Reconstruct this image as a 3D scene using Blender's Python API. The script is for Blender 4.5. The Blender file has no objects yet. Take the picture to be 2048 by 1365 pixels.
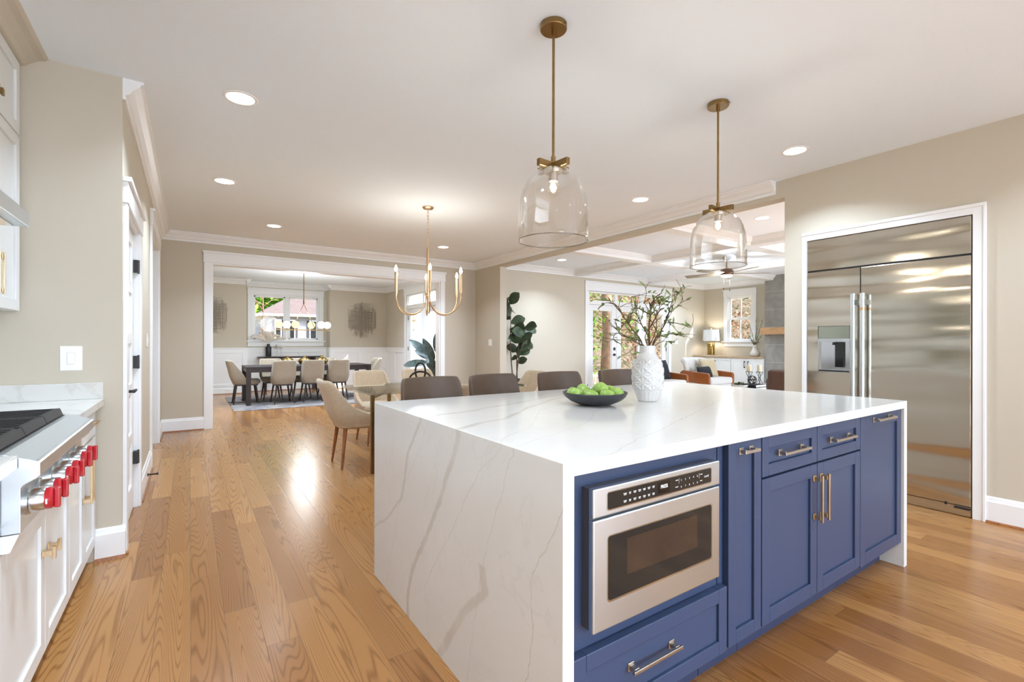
import bpy, bmesh, math, random
from mathutils import Vector, Matrix
random.seed(7)
PI = math.pi
SC = bpy.context.scene
COL = SC.collection

# ------------------------------------------------------------------ camera
T = math.radians(34.0596)
cam_d = bpy.data.cameras.new('camera')
cam = bpy.data.objects.new('camera', cam_d)
COL.objects.link(cam)
cam_d.sensor_width = 36.0
cam_d.lens = 953.3 / 2048 * 36
cam_d.shift_y = 3.57 / 2048
cam_d.clip_start = 0.05
cam_d.clip_end = 200
cam.matrix_world = (Matrix.Translation((0, 0, 1.2328)) @ Matrix.Rotation(-T, 4, 'Z')
                    @ Matrix.Rotation(PI / 2, 4, 'X') @ Matrix.Rotation(0.0017, 4, 'Z'))
SC.camera = cam

# ------------------------------------------------------------------ view, world, sun
SC.view_settings.view_transform = 'Standard'
SC.view_settings.look = 'None'
SC.view_settings.gamma = 1.0
SC.view_settings.use_curve_mapping = False
SC.view_settings.exposure = 0.75
SC.cycles.use_denoising = True
SC.cycles.max_bounces = 10
SC.cycles.diffuse_bounces = 5
SC.cycles.glossy_bounces = 4
SC.cycles.transparent_max_bounces = 16
SC.cycles.transmission_bounces = 6
SC.cycles.caustics_reflective = False
SC.cycles.caustics_refractive = False
SC.cycles.sample_clamp_indirect = 6.0

SUN_DIR = Vector((-0.57, 0.82, -0.72)).normalized()   # the way the sunlight travels
SKY = 1.0
SUN = 4.8
LAMP = 1.2
LAMP_COL = (0.80, 0.98, 1.20)
world = bpy.data.worlds.new('sky')
SC.world = world
world.use_nodes = True
wn = world.node_tree
wn.nodes.clear()
w_out = wn.nodes.new('ShaderNodeOutputWorld')
w_bg = wn.nodes.new('ShaderNodeBackground')
w_tc = wn.nodes.new('ShaderNodeTexCoord')
w_sep = wn.nodes.new('ShaderNodeSeparateXYZ')
w_rmp = wn.nodes.new('ShaderNodeValToRGB')
wn.links.new(w_tc.outputs['Generated'], w_sep.inputs[0])
wn.links.new(w_sep.outputs['Z'], w_rmp.inputs[0])
cr = w_rmp.color_ramp
cr.elements[0].position = 0.0
cr.elements[0].color = (0.85, 0.95, 1.1, 1)
cr.elements[1].position = 0.6
cr.elements[1].color = (0.25, 0.5, 1.0, 1)
e = cr.elements.new(0.06)
e.color = (0.34, 0.58, 0.95, 1)
# haze lobe added round the sun, boosted to light the rooms through openings
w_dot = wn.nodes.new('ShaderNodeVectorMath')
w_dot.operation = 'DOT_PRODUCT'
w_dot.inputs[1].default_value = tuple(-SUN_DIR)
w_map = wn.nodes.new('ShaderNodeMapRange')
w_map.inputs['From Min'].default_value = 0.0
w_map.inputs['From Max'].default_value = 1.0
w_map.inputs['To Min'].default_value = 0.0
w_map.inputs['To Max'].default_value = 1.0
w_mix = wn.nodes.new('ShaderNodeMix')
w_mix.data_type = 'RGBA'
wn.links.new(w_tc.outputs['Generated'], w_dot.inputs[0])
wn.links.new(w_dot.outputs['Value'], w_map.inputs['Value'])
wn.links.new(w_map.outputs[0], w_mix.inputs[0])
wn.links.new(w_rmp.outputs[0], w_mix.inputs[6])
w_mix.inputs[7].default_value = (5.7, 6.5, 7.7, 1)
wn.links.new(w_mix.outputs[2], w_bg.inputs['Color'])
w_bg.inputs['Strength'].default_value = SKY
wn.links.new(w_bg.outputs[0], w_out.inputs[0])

sun_d = bpy.data.lights.new('sun', 'SUN')
sun_d.energy = SUN
sun_d.angle = math.radians(0.6)
sun_d.color = (1.0, 0.95, 0.87)
sun = bpy.data.objects.new('sun', sun_d)
COL.objects.link(sun)
sun.rotation_euler = SUN_DIR.to_track_quat('-Z', 'Y').to_euler()

# ------------------------------------------------------------------ mesh helpers
ORG = {}


class MB:
    """collects shapes and links them as one mesh object"""

    def __init__(self, xf=None):
        self.v = []
        self.f = []
        self.xf = xf

    def add(self, vs, fs):
        n = len(self.v)
        if self.xf:
            vs = [self.xf(*p) for p in vs]
        self.v += [tuple(p) for p in vs]
        self.f += [tuple(i + n for i in f) for f in fs]
        return self

    def box(self, x0, y0, z0, x1, y1, z1):
        vs = [(x0, y0, z0), (x1, y0, z0), (x1, y1, z0), (x0, y1, z0), (x0, y0, z1), (x1, y0, z1), (x1, y1, z1), (x0, y1, z1)]
        return self.add(vs, [(0, 3, 2, 1), (4, 5, 6, 7), (0, 1, 5, 4), (1, 2, 6, 5), (2, 3, 7, 6), (3, 0, 4, 7)])

    def hexa(self, b, t):
        """a block between a lower and an upper quad"""
        return self.add(list(b) + list(t), [(0, 3, 2, 1), (4, 5, 6, 7), (0, 1, 5, 4), (1, 2, 6, 5), (2, 3, 7, 6), (3, 0, 4, 7)])

    def prism(self, poly, axis, a0, a1):
        n = len(poly)
        if axis == 'x':
            q = lambda p, a: (a, p[0], p[1])
        elif axis == 'y':
            q = lambda p, a: (p[0], a, p[1])
        else:
            q = lambda p, a: (p[0], p[1], a)
        vs = [q(p, a0) for p in poly] + [q(p, a1) for p in poly]
        fs = [tuple(range(n)), tuple(range(2 * n - 1, n - 1, -1))]
        fs += [(i, (i + 1) % n, (i + 1) % n + n, i + n) for i in range(n)]
        return self.add(vs, fs)

    def tube(self, pts, r, n=8, caps=True):
        pts = [Vector(p) for p in pts]
        rs = r if isinstance(r, (list, tuple)) else [r] * len(pts)
        vs, fs = [], []
        ref = None
        for i, p in enumerate(pts):
            d = (pts[min(i + 1, len(pts) - 1)] - pts[max(i - 1, 0)])
            if d.length < 1e-9:
                d = Vector((0, 0, 1))
            d.normalize()
            if ref is None:
                ref = Vector((0, 0, 1)) if abs(d.z) < 0.9 else Vector((1, 0, 0))
                ref = (ref - d * ref.dot(d)).normalized()
            else:
                ref = ref - d * ref.dot(d)
                ref = ref.normalized() if ref.length > 1e-6 else d.orthogonal().normalized()
            b = d.cross(ref)
            for k in range(n):
                a = 2 * PI * k / n
                vs.append(p + (ref * math.cos(a) + b * math.sin(a)) * rs[i])
        for i in range(len(pts) - 1):
            for k in range(n):
                fs.append((i * n + k, i * n + (k + 1) % n, (i + 1) * n + (k + 1) % n, (i + 1) * n + k))
        if caps:
            fs.append(tuple(range(n - 1, -1, -1)))
            m = (len(pts) - 1) * n
            fs.append(tuple(range(m, m + n)))
        return self.add(vs, fs)

    def cyl(self, p0, p1, r0, r1=None, n=16):
        return self.tube([p0, p1], [r0, r0 if r1 is None else r1], n)

    def lathe(self, prof, c=(0, 0, 0), n=32, fn=None):
        """prof = [(r, z)], open at both ends unless r is 0 there"""
        vs, fs = [], []
        for j, (r, z) in enumerate(prof):
            for k in range(n):
                a = 2 * PI * k / n
                rr = r + (fn(a, j / (len(prof) - 1), z) if fn and r > 1e-5 else 0)
                vs.append((c[0] + rr * math.cos(a), c[1] + rr * math.sin(a), c[2] + z))
        for j in range(len(prof) - 1):
            for k in range(n):
                fs.append((j * n + k, j * n + (k + 1) % n, (j + 1) * n + (k + 1) % n, (j + 1) * n + k))
        return self.add(vs, fs)

    def ball(self, c, r, n=16, sc=(1, 1, 1)):
        m = max(6, n // 2)
        prof = [(max(1e-6, math.sin(PI * j / m)), -math.cos(PI * j / m)) for j in range(m + 1)]
        vs, fs = [], []
        for (q, z) in prof:
            for k in range(n):
                a = 2 * PI * k / n
                vs.append((c[0] + r * sc[0] * q * math.cos(a), c[1] + r * sc[1] * q * math.sin(a), c[2] + r * sc[2] * z))
        for j in range(m):
            for k in range(n):
                fs.append((j * n + k, j * n + (k + 1) % n, (j + 1) * n + (k + 1) % n, (j + 1) * n + k))
        return self.add(vs, fs)

    def leaf(self, base, d, up, L, W, curl=0.25, fold=0.12, shape=None, n=5):
        """a pointed leaf blade with a fold along its midrib"""
        d = Vector(d).normalized()
        up = Vector(up)
        sd = d.cross(up)
        if sd.length < 1e-4:
            sd = d.orthogonal()
        sd.normalize()
        nn = sd.cross(d).normalized()
        base = Vector(base)
        vs, fs = [], []
        for i in range(n + 1):
            t = i / n
            w = (shape(t) if shape else math.sin(PI * min(1, t * 0.94 + 0.05)) ** 0.8) * W / 2
            p = base + d * (L * t) - nn * (curl * L * t * t)
            vs += [p - sd * w + nn * (fold * w), p, p + sd * w + nn * (fold * w)]
        for i in range(n):
            for k in range(2):
                fs.append((i * 3 + k, i * 3 + k + 1, i * 3 + k + 4, i * 3 + k + 3))
        return self.add(vs, fs)

    def shaker(self, u0, u1, z0, z1, d0, d1, rail=0.057, rec=0.011, panel_in=True):
        """framed door: u across, z up, d0 = back, d1 = front (d is the middle coordinate)"""
        b = self.box
        b(u0, d0, z0, u0 + rail, d1, z1)
        b(u1 - rail, d0, z0, u1, d1, z1)
        b(u0 + rail, d0, z0, u1 - rail, d1, z0 + rail)
        b(u0 + rail, d0, z1 - rail, u1 - rail, d1, z1)
        s = -1 if d1 > d0 else 1
        b(u0 + rail, d0, z0 + rail, u1 - rail, d1 + s * rec, z1 - rail)
        return self

    def build(self, name, mat, parent=None, smooth=False, bevel=0.0, seg=2, sub=0, solid=0.0, normals=True, autosm=None):
        me = bpy.data.meshes.new(name)
        o_ = Vector(ORG.get(parent.name, (0, 0, 0))) if parent else Vector((0, 0, 0))
        me.from_pydata([tuple(Vector(p) - o_) for p in self.v], [], self.f)
        me.update()
        if normals:
            bm = bmesh.new()
            bm.from_mesh(me)
            bmesh.ops.remove_doubles(bm, verts=bm.verts, dist=1e-5) if smooth else None
            bmesh.ops.recalc_face_normals(bm, faces=bm.faces)
            bm.to_mesh(me)
            bm.free()
        if mat is not None:
            me.materials.append(mat)
        o = bpy.data.objects.new(name, me)
        COL.objects.link(o)
        if parent:
            o.parent = parent
            ORG[o.name] = tuple(o_)
        if smooth:
            me.polygons.foreach_set('use_smooth', [True] * len(me.polygons))
            if autosm:
                me.set_sharp_from_angle(angle=math.radians(autosm))
        if solid:
            m = o.modifiers.new('solid', 'SOLIDIFY')
            m.thickness = solid
            m.offset = 0
        if bevel:
            m = o.modifiers.new('bevel', 'BEVEL')
            m.width = bevel
            m.segments = seg
            m.limit_method = 'ANGLE'
            m.angle_limit = math.radians(35)
        if sub:
            m = o.modifiers.new('sub', 'SUBSURF')
            m.levels = sub
            m.render_levels = sub
        return o


def tag(o, label=None, cat=None, group=None, kind=None):
    if label:
        o['label'] = label
    if cat:
        o['category'] = cat
    if group:
        o['group'] = group
    if kind:
        o['kind'] = kind
    return o


def thing(name, label, cat, loc=(0, 0, 0), group=None, kind=None):
    o = bpy.data.objects.new(name, None)
    COL.objects.link(o)
    o.location = loc
    o.empty_display_size = 0.1
    ORG[o.name] = tuple(loc)
    return tag(o, label, cat, group, kind)


def copy_tree(o, parent=None, kids=None):
    c = o.copy()
    COL.objects.link(c)
    if parent:
        c.parent = parent
    for ch in list(o.children):
        copy_tree(ch, c)
    return c


def lamp(name, kind, loc, power, col, parent=None, size=0.1, rot=None):
    d = bpy.data.lights.new(name, kind)
    d.energy = power
    d.color = col
    if kind == 'AREA':
        d.shape = 'DISK'
        d.spread = math.radians(125)
        d.size = size
    else:
        d.shadow_soft_size = size
    o = bpy.data.objects.new(name, d)
    COL.objects.link(o)
    o.location = loc
    if rot:
        o.rotation_euler = rot
    if parent:
        o.parent = parent
        o.location = Vector(loc) - Vector(ORG[parent.name])
    return o


# plane frames: (across, depth, up) -> world
def facing_my(u, d, z):      # front towards -Y: depth = world y
    return (u, d, z)


def facing_px(u, d, z):      # front towards +X: across = world y, depth = world x
    return (d, u, z)


# ------------------------------------------------------------------ materials
MATS = {}


def srgb(r, g, b):
    f = lambda c: ((c / 255 + 0.055) / 1.055) ** 2.4 if c > 10 else c / 255 / 12.92
    return (f(r), f(g), f(b), 1)


class NT:
    def __init__(self, name):
        self.m = bpy.data.materials.new(name)
        self.m.use_nodes = True
        self.t = self.m.node_tree
        self.p = self.t.nodes['Principled BSDF']
        self.out = self.t.nodes['Material Output']

    def n(self, typ, **kw):
        nd = self.t.nodes.new(typ)
        for k, v in kw.items():
            if hasattr(nd, k):
                setattr(nd, k, v)
        return nd

    def link(self, a, b):
        self.t.links.new(a, b)

    def val(self, nd, i, v):
        if hasattr(v, 'is_output') or isinstance(v, bpy.types.NodeSocket):
            self.link(v, nd.inputs[i])
        elif v is not None:
            nd.inputs[i].default_value = v

    def math(self, op, a, b=None, c=None, clamp=False):
        nd = self.n('ShaderNodeMath', operation=op)
        nd.use_clamp = clamp
        self.val(nd, 0, a)
        if b is not None:
            self.val(nd, 1, b)
        if c is not None:
            self.val(nd, 2, c)
        return nd.outputs[0]

    def coord(self, which='Object'):
        return self.n('ShaderNodeTexCoord').outputs[which]

    def mapping(self, vec, scale=(1, 1, 1), loc=(0, 0, 0), rot=(0, 0, 0)):
        nd = self.n('ShaderNodeMapping')
        self.link(vec, nd.inputs[0])
        nd.inputs['Scale'].default_value = scale
        nd.inputs['Location'].default_value = loc
        nd.inputs['Rotation'].default_value = rot
        return nd.outputs[0]

    def noise(self, vec, scale, detail=3, rough=0.5, dist=0.0):
        nd = self.n('ShaderNodeTexNoise')
        if vec is not None:
            self.link(vec, nd.inputs['Vector'])
        nd.inputs['Scale'].default_value = scale
        nd.inputs['Detail'].default_value = detail
        nd.inputs['Roughness'].default_value = rough
        nd.inputs['Distortion'].default_value = dist
        return nd.outputs['Fac']

    def ramp(self, fac, stops, interp='LINEAR'):
        nd = self.n('ShaderNodeValToRGB')
        self.link(fac, nd.inputs[0])
        el = nd.color_ramp.elements
        nd.color_ramp.interpolation = interp
        while len(el) < len(stops):
            el.new(0.5)
        for x, (p, c) in zip(el, stops):
            x.position = p
            x.color = c if len(c) == 4 else (*c, 1)
        return nd.outputs[0]

    def mix(self, fac, a, b, blend='MIX'):
        nd = self.n('ShaderNodeMix', data_type='RGBA', blend_type=blend)
        self.val(nd, 0, fac)
        self.val(nd, 6, a)
        self.val(nd, 7, b)
        return nd.outputs[2]

    def maprange(self, v, a, b, c=0.0, d=1.0):
        nd = self.n('ShaderNodeMapRange')
        self.link(v, nd.inputs[0])
        for i, x in zip((1, 2, 3, 4), (a, b, c, d)):
            nd.inputs[i].default_value = x
        return nd.outputs[0]

    def bump(self, h, strength=0.2, dist=0.01):
        nd = self.n('ShaderNodeBump')
        nd.inputs['Strength'].default_value = strength
        nd.inputs['Distance'].default_value = dist
        self.link(h, nd.inputs['Height'])
        self.link(nd.outputs[0], self.p.inputs['Normal'])

    def set(self, **kw):
        for k, v in kw.items():
            self.val(self.p, k.replace('_', ' '), v)
        return self


def plain(name, rgb, rough=0.5, metal=0.0, var=0.04, vscale=6.0, bump=0.0, bscale=60.0, coat=0.0, sheen=0.0, spec=None, emit=None):
    """paint, plastic, cloth, metal ... with a little procedural variation"""
    t = NT(name)
    c = srgb(*rgb)
    co = t.coord()
    nz = t.noise(co, vscale, 3)
    lo = tuple(x * (1 - var) for x in c[:3]) + (1,)
    hi = tuple(min(1, x * (1 + var)) for x in c[:3]) + (1,)
    t.link(t.ramp(nz, [(0.3, lo), (0.7, hi)]), t.p.inputs['Base Color'])
    t.set(Roughness=rough, Metallic=metal)
    if spec is not None:
        t.p.inputs['Specular IOR Level'].default_value = spec
    if coat:
        t.p.inputs['Coat Weight'].default_value = coat
        t.p.inputs['Coat Roughness'].default_value = 0.08
    if sheen:
        t.p.inputs['Sheen Weight'].default_value = sheen
    if bump:
        t.bump(t.noise(co, bscale, 4), bump, 0.004)
    if emit:
        t.p.inputs['Emission Color'].default_value = (*emit[0], 1)
        t.p.inputs['Emission Strength'].default_value = emit[1]
    MATS[name] = t.m
    return t.m


M_wall = plain('wall_paint', (198, 189, 171), 0.75, var=0.012, vscale=1.5, bump=0.03, bscale=180)
M_ceil = plain('ceiling_paint', (238, 246, 252), 0.85, var=0.008, vscale=1.0)
M_trim = plain('trim_paint', (236, 237, 236), 0.38, var=0.008)
M_cab = plain('white_cabinet_paint', (226, 228, 226), 0.3, var=0.008)
M_blue = plain('blue_cabinet_paint', (54, 66, 92), 0.38, var=0.03, vscale=3, spec=0.35)
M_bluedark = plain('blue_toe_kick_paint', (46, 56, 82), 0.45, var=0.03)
M_brass = plain('antique_brass', (150, 124, 82), 0.32, 1.0, var=0.1, vscale=25)
M_pull = plain('champagne_metal', (214, 190, 152), 0.28, 1.0, var=0.05, vscale=20)
M_pulln = plain('brushed_nickel_pull', (196, 186, 172), 0.3, 1.0, var=0.05, vscale=20)
M_gold = plain('soft_gold_metal', (206, 174, 138), 0.3, 1.0, var=0.05, vscale=20)
M_black = plain('black_metal', (22, 20, 19), 0.45, 0.0, var=0.1)
M_iron = plain('cast_iron', (38, 37, 38), 0.55, 0.2, var=0.15, bump=0.15, bscale=200)
M_red = plain('red_plastic', (176, 28, 38), 0.28, var=0.03, coat=0.4)
M_white = plain('white_plastic', (244, 243, 240), 0.3, var=0.005)
M_mark = plain('white_print', (240, 240, 238), 0.5, var=0.0)
M_beige = plain('beige_linen', (194, 176, 150), 0.9, var=0.07, vscale=40, bump=0.25, bscale=350, sheen=0.2)
M_greige = plain('greige_linen', (166, 153, 134), 0.9, var=0.06, vscale=40, bump=0.25, bscale=350, sheen=0.2)
M_leather = plain('brown_leather', (88, 70, 54), 0.5, var=0.12, vscale=9, bump=0.12, bscale=220)
M_leather2 = plain('dark_brown_leather', (72, 48, 36), 0.45, var=0.12, vscale=9, bump=0.12, bscale=220)
M_darkwood = plain('espresso_wood', (46, 33, 29), 0.4, var=0.25, vscale=14)
M_ebony = plain('black_ceramic', (28, 28, 31), 0.4, var=0.1)
M_bowl = plain('charcoal_ceramic', (44, 45, 48), 0.42, 0.0, var=0.15, vscale=14)
M_vase = plain('white_glazed_ceramic', (206, 205, 202), 0.22, var=0.02, coat=0.3)
M_vase2 = plain('matte_white_ceramic', (216, 212, 204), 0.5, var=0.03)
M_stone = plain('pale_grey_fabric', (206, 203, 198), 0.9, var=0.06, vscale=40, bump=0.2, bscale=300)
M_navy = plain('charcoal_cloth', (34, 35, 42), 0.9, var=0.1, vscale=30, bump=0.2, bscale=300)
M_tan = plain('tan_cloth', (190, 176, 146), 0.9, var=0.06, vscale=30, bump=0.2, bscale=300)
M_candle = plain('ivory_wax', (218, 204, 172), 0.6, var=0.03)
M_hill = None
M_pampas = plain('pampas_plume', (226, 216, 200), 0.95, var=0.08)
M_goldcer = plain('bronze_glaze', (150, 124, 70), 0.18, 0.9, var=0.15, vscale=10)
M_soil = plain('potting_soil', (58, 44, 34), 0.95, var=0.2, vscale=40)
M_roofmat = plain('roof_shingles', (92, 74, 68), 0.9, var=0.15, vscale=6)
M_shutter = plain('dark_shutter_paint', (58, 50, 54), 0.6, var=0.05)
M_mullion = M_trim
M_artmetal = plain('weathered_bronze_rod', (134, 122, 104), 0.5, 0.4, var=0.15)
M_rope = plain('spring_metal', (40, 34, 30), 0.4, 0.8)


def wood(name, a, b, rough=0.4, scale=1.0, axis=2, coat=0.0):
    t = NT(name)
    sc = [14 * scale] * 3
    sc[axis] = 1.4 * scale
    v = t.mapping(t.coord(), tuple(sc))
    nz = t.noise(v, 1.0, 3, 0.55, 0.6)
    rings = t.math('FRACT', t.math('MULTIPLY', nz, 7.0))
    r2 = t.math('ABSOLUTE', t.math('SUBTRACT', rings, 0.5))
    fine = t.noise(t.mapping(t.coord(), tuple(x * 6 for x in sc)), 1.0, 2)
    f = t.math('ADD', t.math('MULTIPLY', r2, 1.0), t.math('MULTIPLY', fine, 0.5))
    t.link(t.ramp(f, [(0.1, srgb(*a)), (0.75, srgb(*b))]), t.p.inputs['Base Color'])
    t.set(Roughness=rough)
    if coat:
        t.p.inputs['Coat Weight'].default_value = coat
    t.bump(f, 0.05, 0.002)
    MATS[name] = t.m
    return t.m


M_walnut = wood('walnut_leg_wood', (112, 66, 34), (158, 100, 56), 0.38, 1.5)
M_cherry = wood('cherry_arm_wood', (124, 66, 24), (160, 90, 40), 0.32, 1.2, axis=0, coat=0.3)
M_cherry2 = wood('dark_cherry_arm_wood', (92, 44, 22), (126, 64, 34), 0.32, 1.2, axis=0, coat=0.3)
M_oaktop = wood('pale_oak_top', (158, 132, 102), (186, 160, 128), 0.45, 1.0, axis=1)
M_mantel = wood('oak_mantel_wood', (160, 122, 82), (192, 154, 110), 0.5, 1.0, axis=1)
M_fanblade = wood('weathered_fan_wood', (112, 100, 84), (140, 126, 106), 0.45, 1.0, axis=0)
M_bark = plain('tree_bark', (132, 100, 74), 0.95, var=0.3, vscale=6, bump=0.5, bscale=20)
M_bark2 = plain('pinkish_bark', (128, 98, 76), 0.95, var=0.3, vscale=5, bump=0.5, bscale=20)
M_twig = plain('brown_twig', (88, 66, 42), 0.8, var=0.25, vscale=20)
M_stem = plain('grey_brown_stem', (104, 92, 76), 0.85, var=0.2, vscale=20)


def leafmat(name, a, b, rough=0.45, vs=9.0, trans=0.15):
    t = NT(name)
    nz = t.noise(t.coord(), vs, 3)
    t.link(t.ramp(nz, [(0.32, srgb(*a)), (0.68, srgb(*b))]), t.p.inputs['Base Color'])
    t.set(Roughness=rough)
    MATS[name] = t.m
    return t.m


M_fig = leafmat('fiddle_leaf_green', (36, 48, 34), (66, 84, 54), 0.4)
M_figpale = leafmat('grey_green_blade', (46, 60, 56), (92, 108, 102), 0.45)
M_branchleaf = leafmat('sage_leaf_green', (78, 102, 48), (134, 150, 88), 0.5, 14)
M_spriglf = leafmat('pale_sprig_green', (150, 160, 104), (196, 200, 150), 0.55, 14)
M_succ = leafmat('succulent_green', (52, 64, 38), (92, 104, 64), 0.5, 30)
M_tree1 = leafmat('sunlit_tree_green', (74, 124, 18), (146, 190, 44), 0.6, 2.5)
M_tree2 = leafmat('olive_bush_green', (70, 92, 24), (150, 164, 66), 0.6, 2.5)
M_tree3 = leafmat('russet_leaf', (118, 74, 44), (176, 130, 98), 0.7, 2.5)
M_tree4 = leafmat('dark_evergreen', (40, 62, 24), (86, 118, 48), 0.6, 2.5)


def mat_apple():
    t = NT('green_apple_skin')
    co = t.coord()
    nz = t.noise(co, 18, 4)
    t.link(t.ramp(nz, [(0.3, srgb(122, 158, 62)), (0.7, srgb(168, 198, 106))]), t.p.inputs['Base Color'])
    t.set(Roughness=0.3)
    return t.m


M_apple = mat_apple()


def mat_floor():
    t = NT('oak_planks')
    co = t.coord()
    sep = t.n('ShaderNodeSeparateXYZ')
    t.link(co, sep.inputs[0])
    x, y = sep.outputs[0], sep.outputs[1]
    W = 0.127
    row = t.math('FLOOR', t.math('DIVIDE', t.math('ADD', x, 10.028), W))
    wn1 = t.n('ShaderNodeTexWhiteNoise', noise_dimensions='1D')
    t.link(row, wn1.inputs['W'])
    off = t.math('MULTIPLY', wn1.outputs['Value'], 1.7)
    yy = t.math('DIVIDE', t.math('ADD', t.math('ADD', y, off), 20.0), 1.55)
    seg = t.math('FLOOR', yy)
    comb = t.n('ShaderNodeCombineXYZ')
    t.link(row, comb.inputs[0])
    t.link(seg, comb.inputs[1])
    wn2 = t.n('ShaderNodeTexWhiteNoise', noise_dimensions='2D')
    t.link(comb.outputs[0], wn2.inputs['Vector'])
    rnd = wn2.outputs['Value']
    # seams
    fx = t.math('FRACT', t.math('DIVIDE', t.math('ADD', x, 10.028), W))
    ex = t.math('MULTIPLY', t.math('MINIMUM', fx, t.math('SUBTRACT', 1.0, fx)), W)
    fy = t.math('FRACT', yy)
    ey = t.math('MULTIPLY', t.math('MINIMUM', fy, t.math('SUBTRACT', 1.0, fy)), 1.55)
    seam = t.maprange(t.math('MINIMUM', ex, ey), 0.0003, 0.0014, 0.0, 1.0)
    # cathedral grain: contour lines of a stretched noise, different in every plank
    c2 = t.n('ShaderNodeCombineXYZ')
    t.link(t.math('MULTIPLY', x, 7.0), c2.inputs[0])
    t.link(t.math('MULTIPLY', y, 0.42), c2.inputs[1])
    t.link(t.math('MULTIPLY', rnd, 37.0), c2.inputs[2])
    nz = t.noise(c2.outputs[0], 1.0, 1.6, 0.4, 0.25)
    tri = t.math('ABSOLUTE', t.math('SUBTRACT', t.math('FRACT', t.math('MULTIPLY', nz, 38.0)), 0.5))
    lines = t.maprange(tri, 0.02, 0.22, 0.0, 1.0)
    c3 = t.n('ShaderNodeCombineXYZ')
    t.link(t.math('MULTIPLY', x, 260.0), c3.inputs[0])
    t.link(t.math('MULTIPLY', y, 7.0), c3.inputs[1])
    t.link(t.math('MULTIPLY', rnd, 11.0), c3.inputs[2])
    fine = t.noise(c3.outputs[0], 1.0, 3, 0.6)
    big = t.noise(t.mapping(co, (2.2, 0.5, 1)), 1.0, 2)
    base = t.ramp(rnd, [(0.0, srgb(142, 95, 51)), (0.45, srgb(160, 112, 62)), (1.0, srgb(175, 127, 75))])
    dark = t.mix(1.0, base, (0.56, 0.47, 0.38, 1), 'MULTIPLY')
    g = t.math('MULTIPLY', t.math('SUBTRACT', 1.0, lines), t.maprange(fine, 0.35, 0.62, 0.5, 0.9))
    c = t.mix(g, base, dark)
    c = t.mix(t.maprange(big, 0.4, 0.7, 0.0, 0.25), c, dark)
    c = t.mix(t.math('SUBTRACT', 1.0, seam), c, (0.12, 0.065, 0.03, 1))
    t.link(c, t.p.inputs['Base Color'])
    t.link(t.maprange(fine, 0.3, 0.7, 0.20, 0.27), t.p.inputs['Roughness'])
    t.bump(t.math('ADD', t.math('MULTIPLY', fine, 0.25), seam), 0.12, 0.002)
    return t.m


M_floor = mat_floor()


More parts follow.
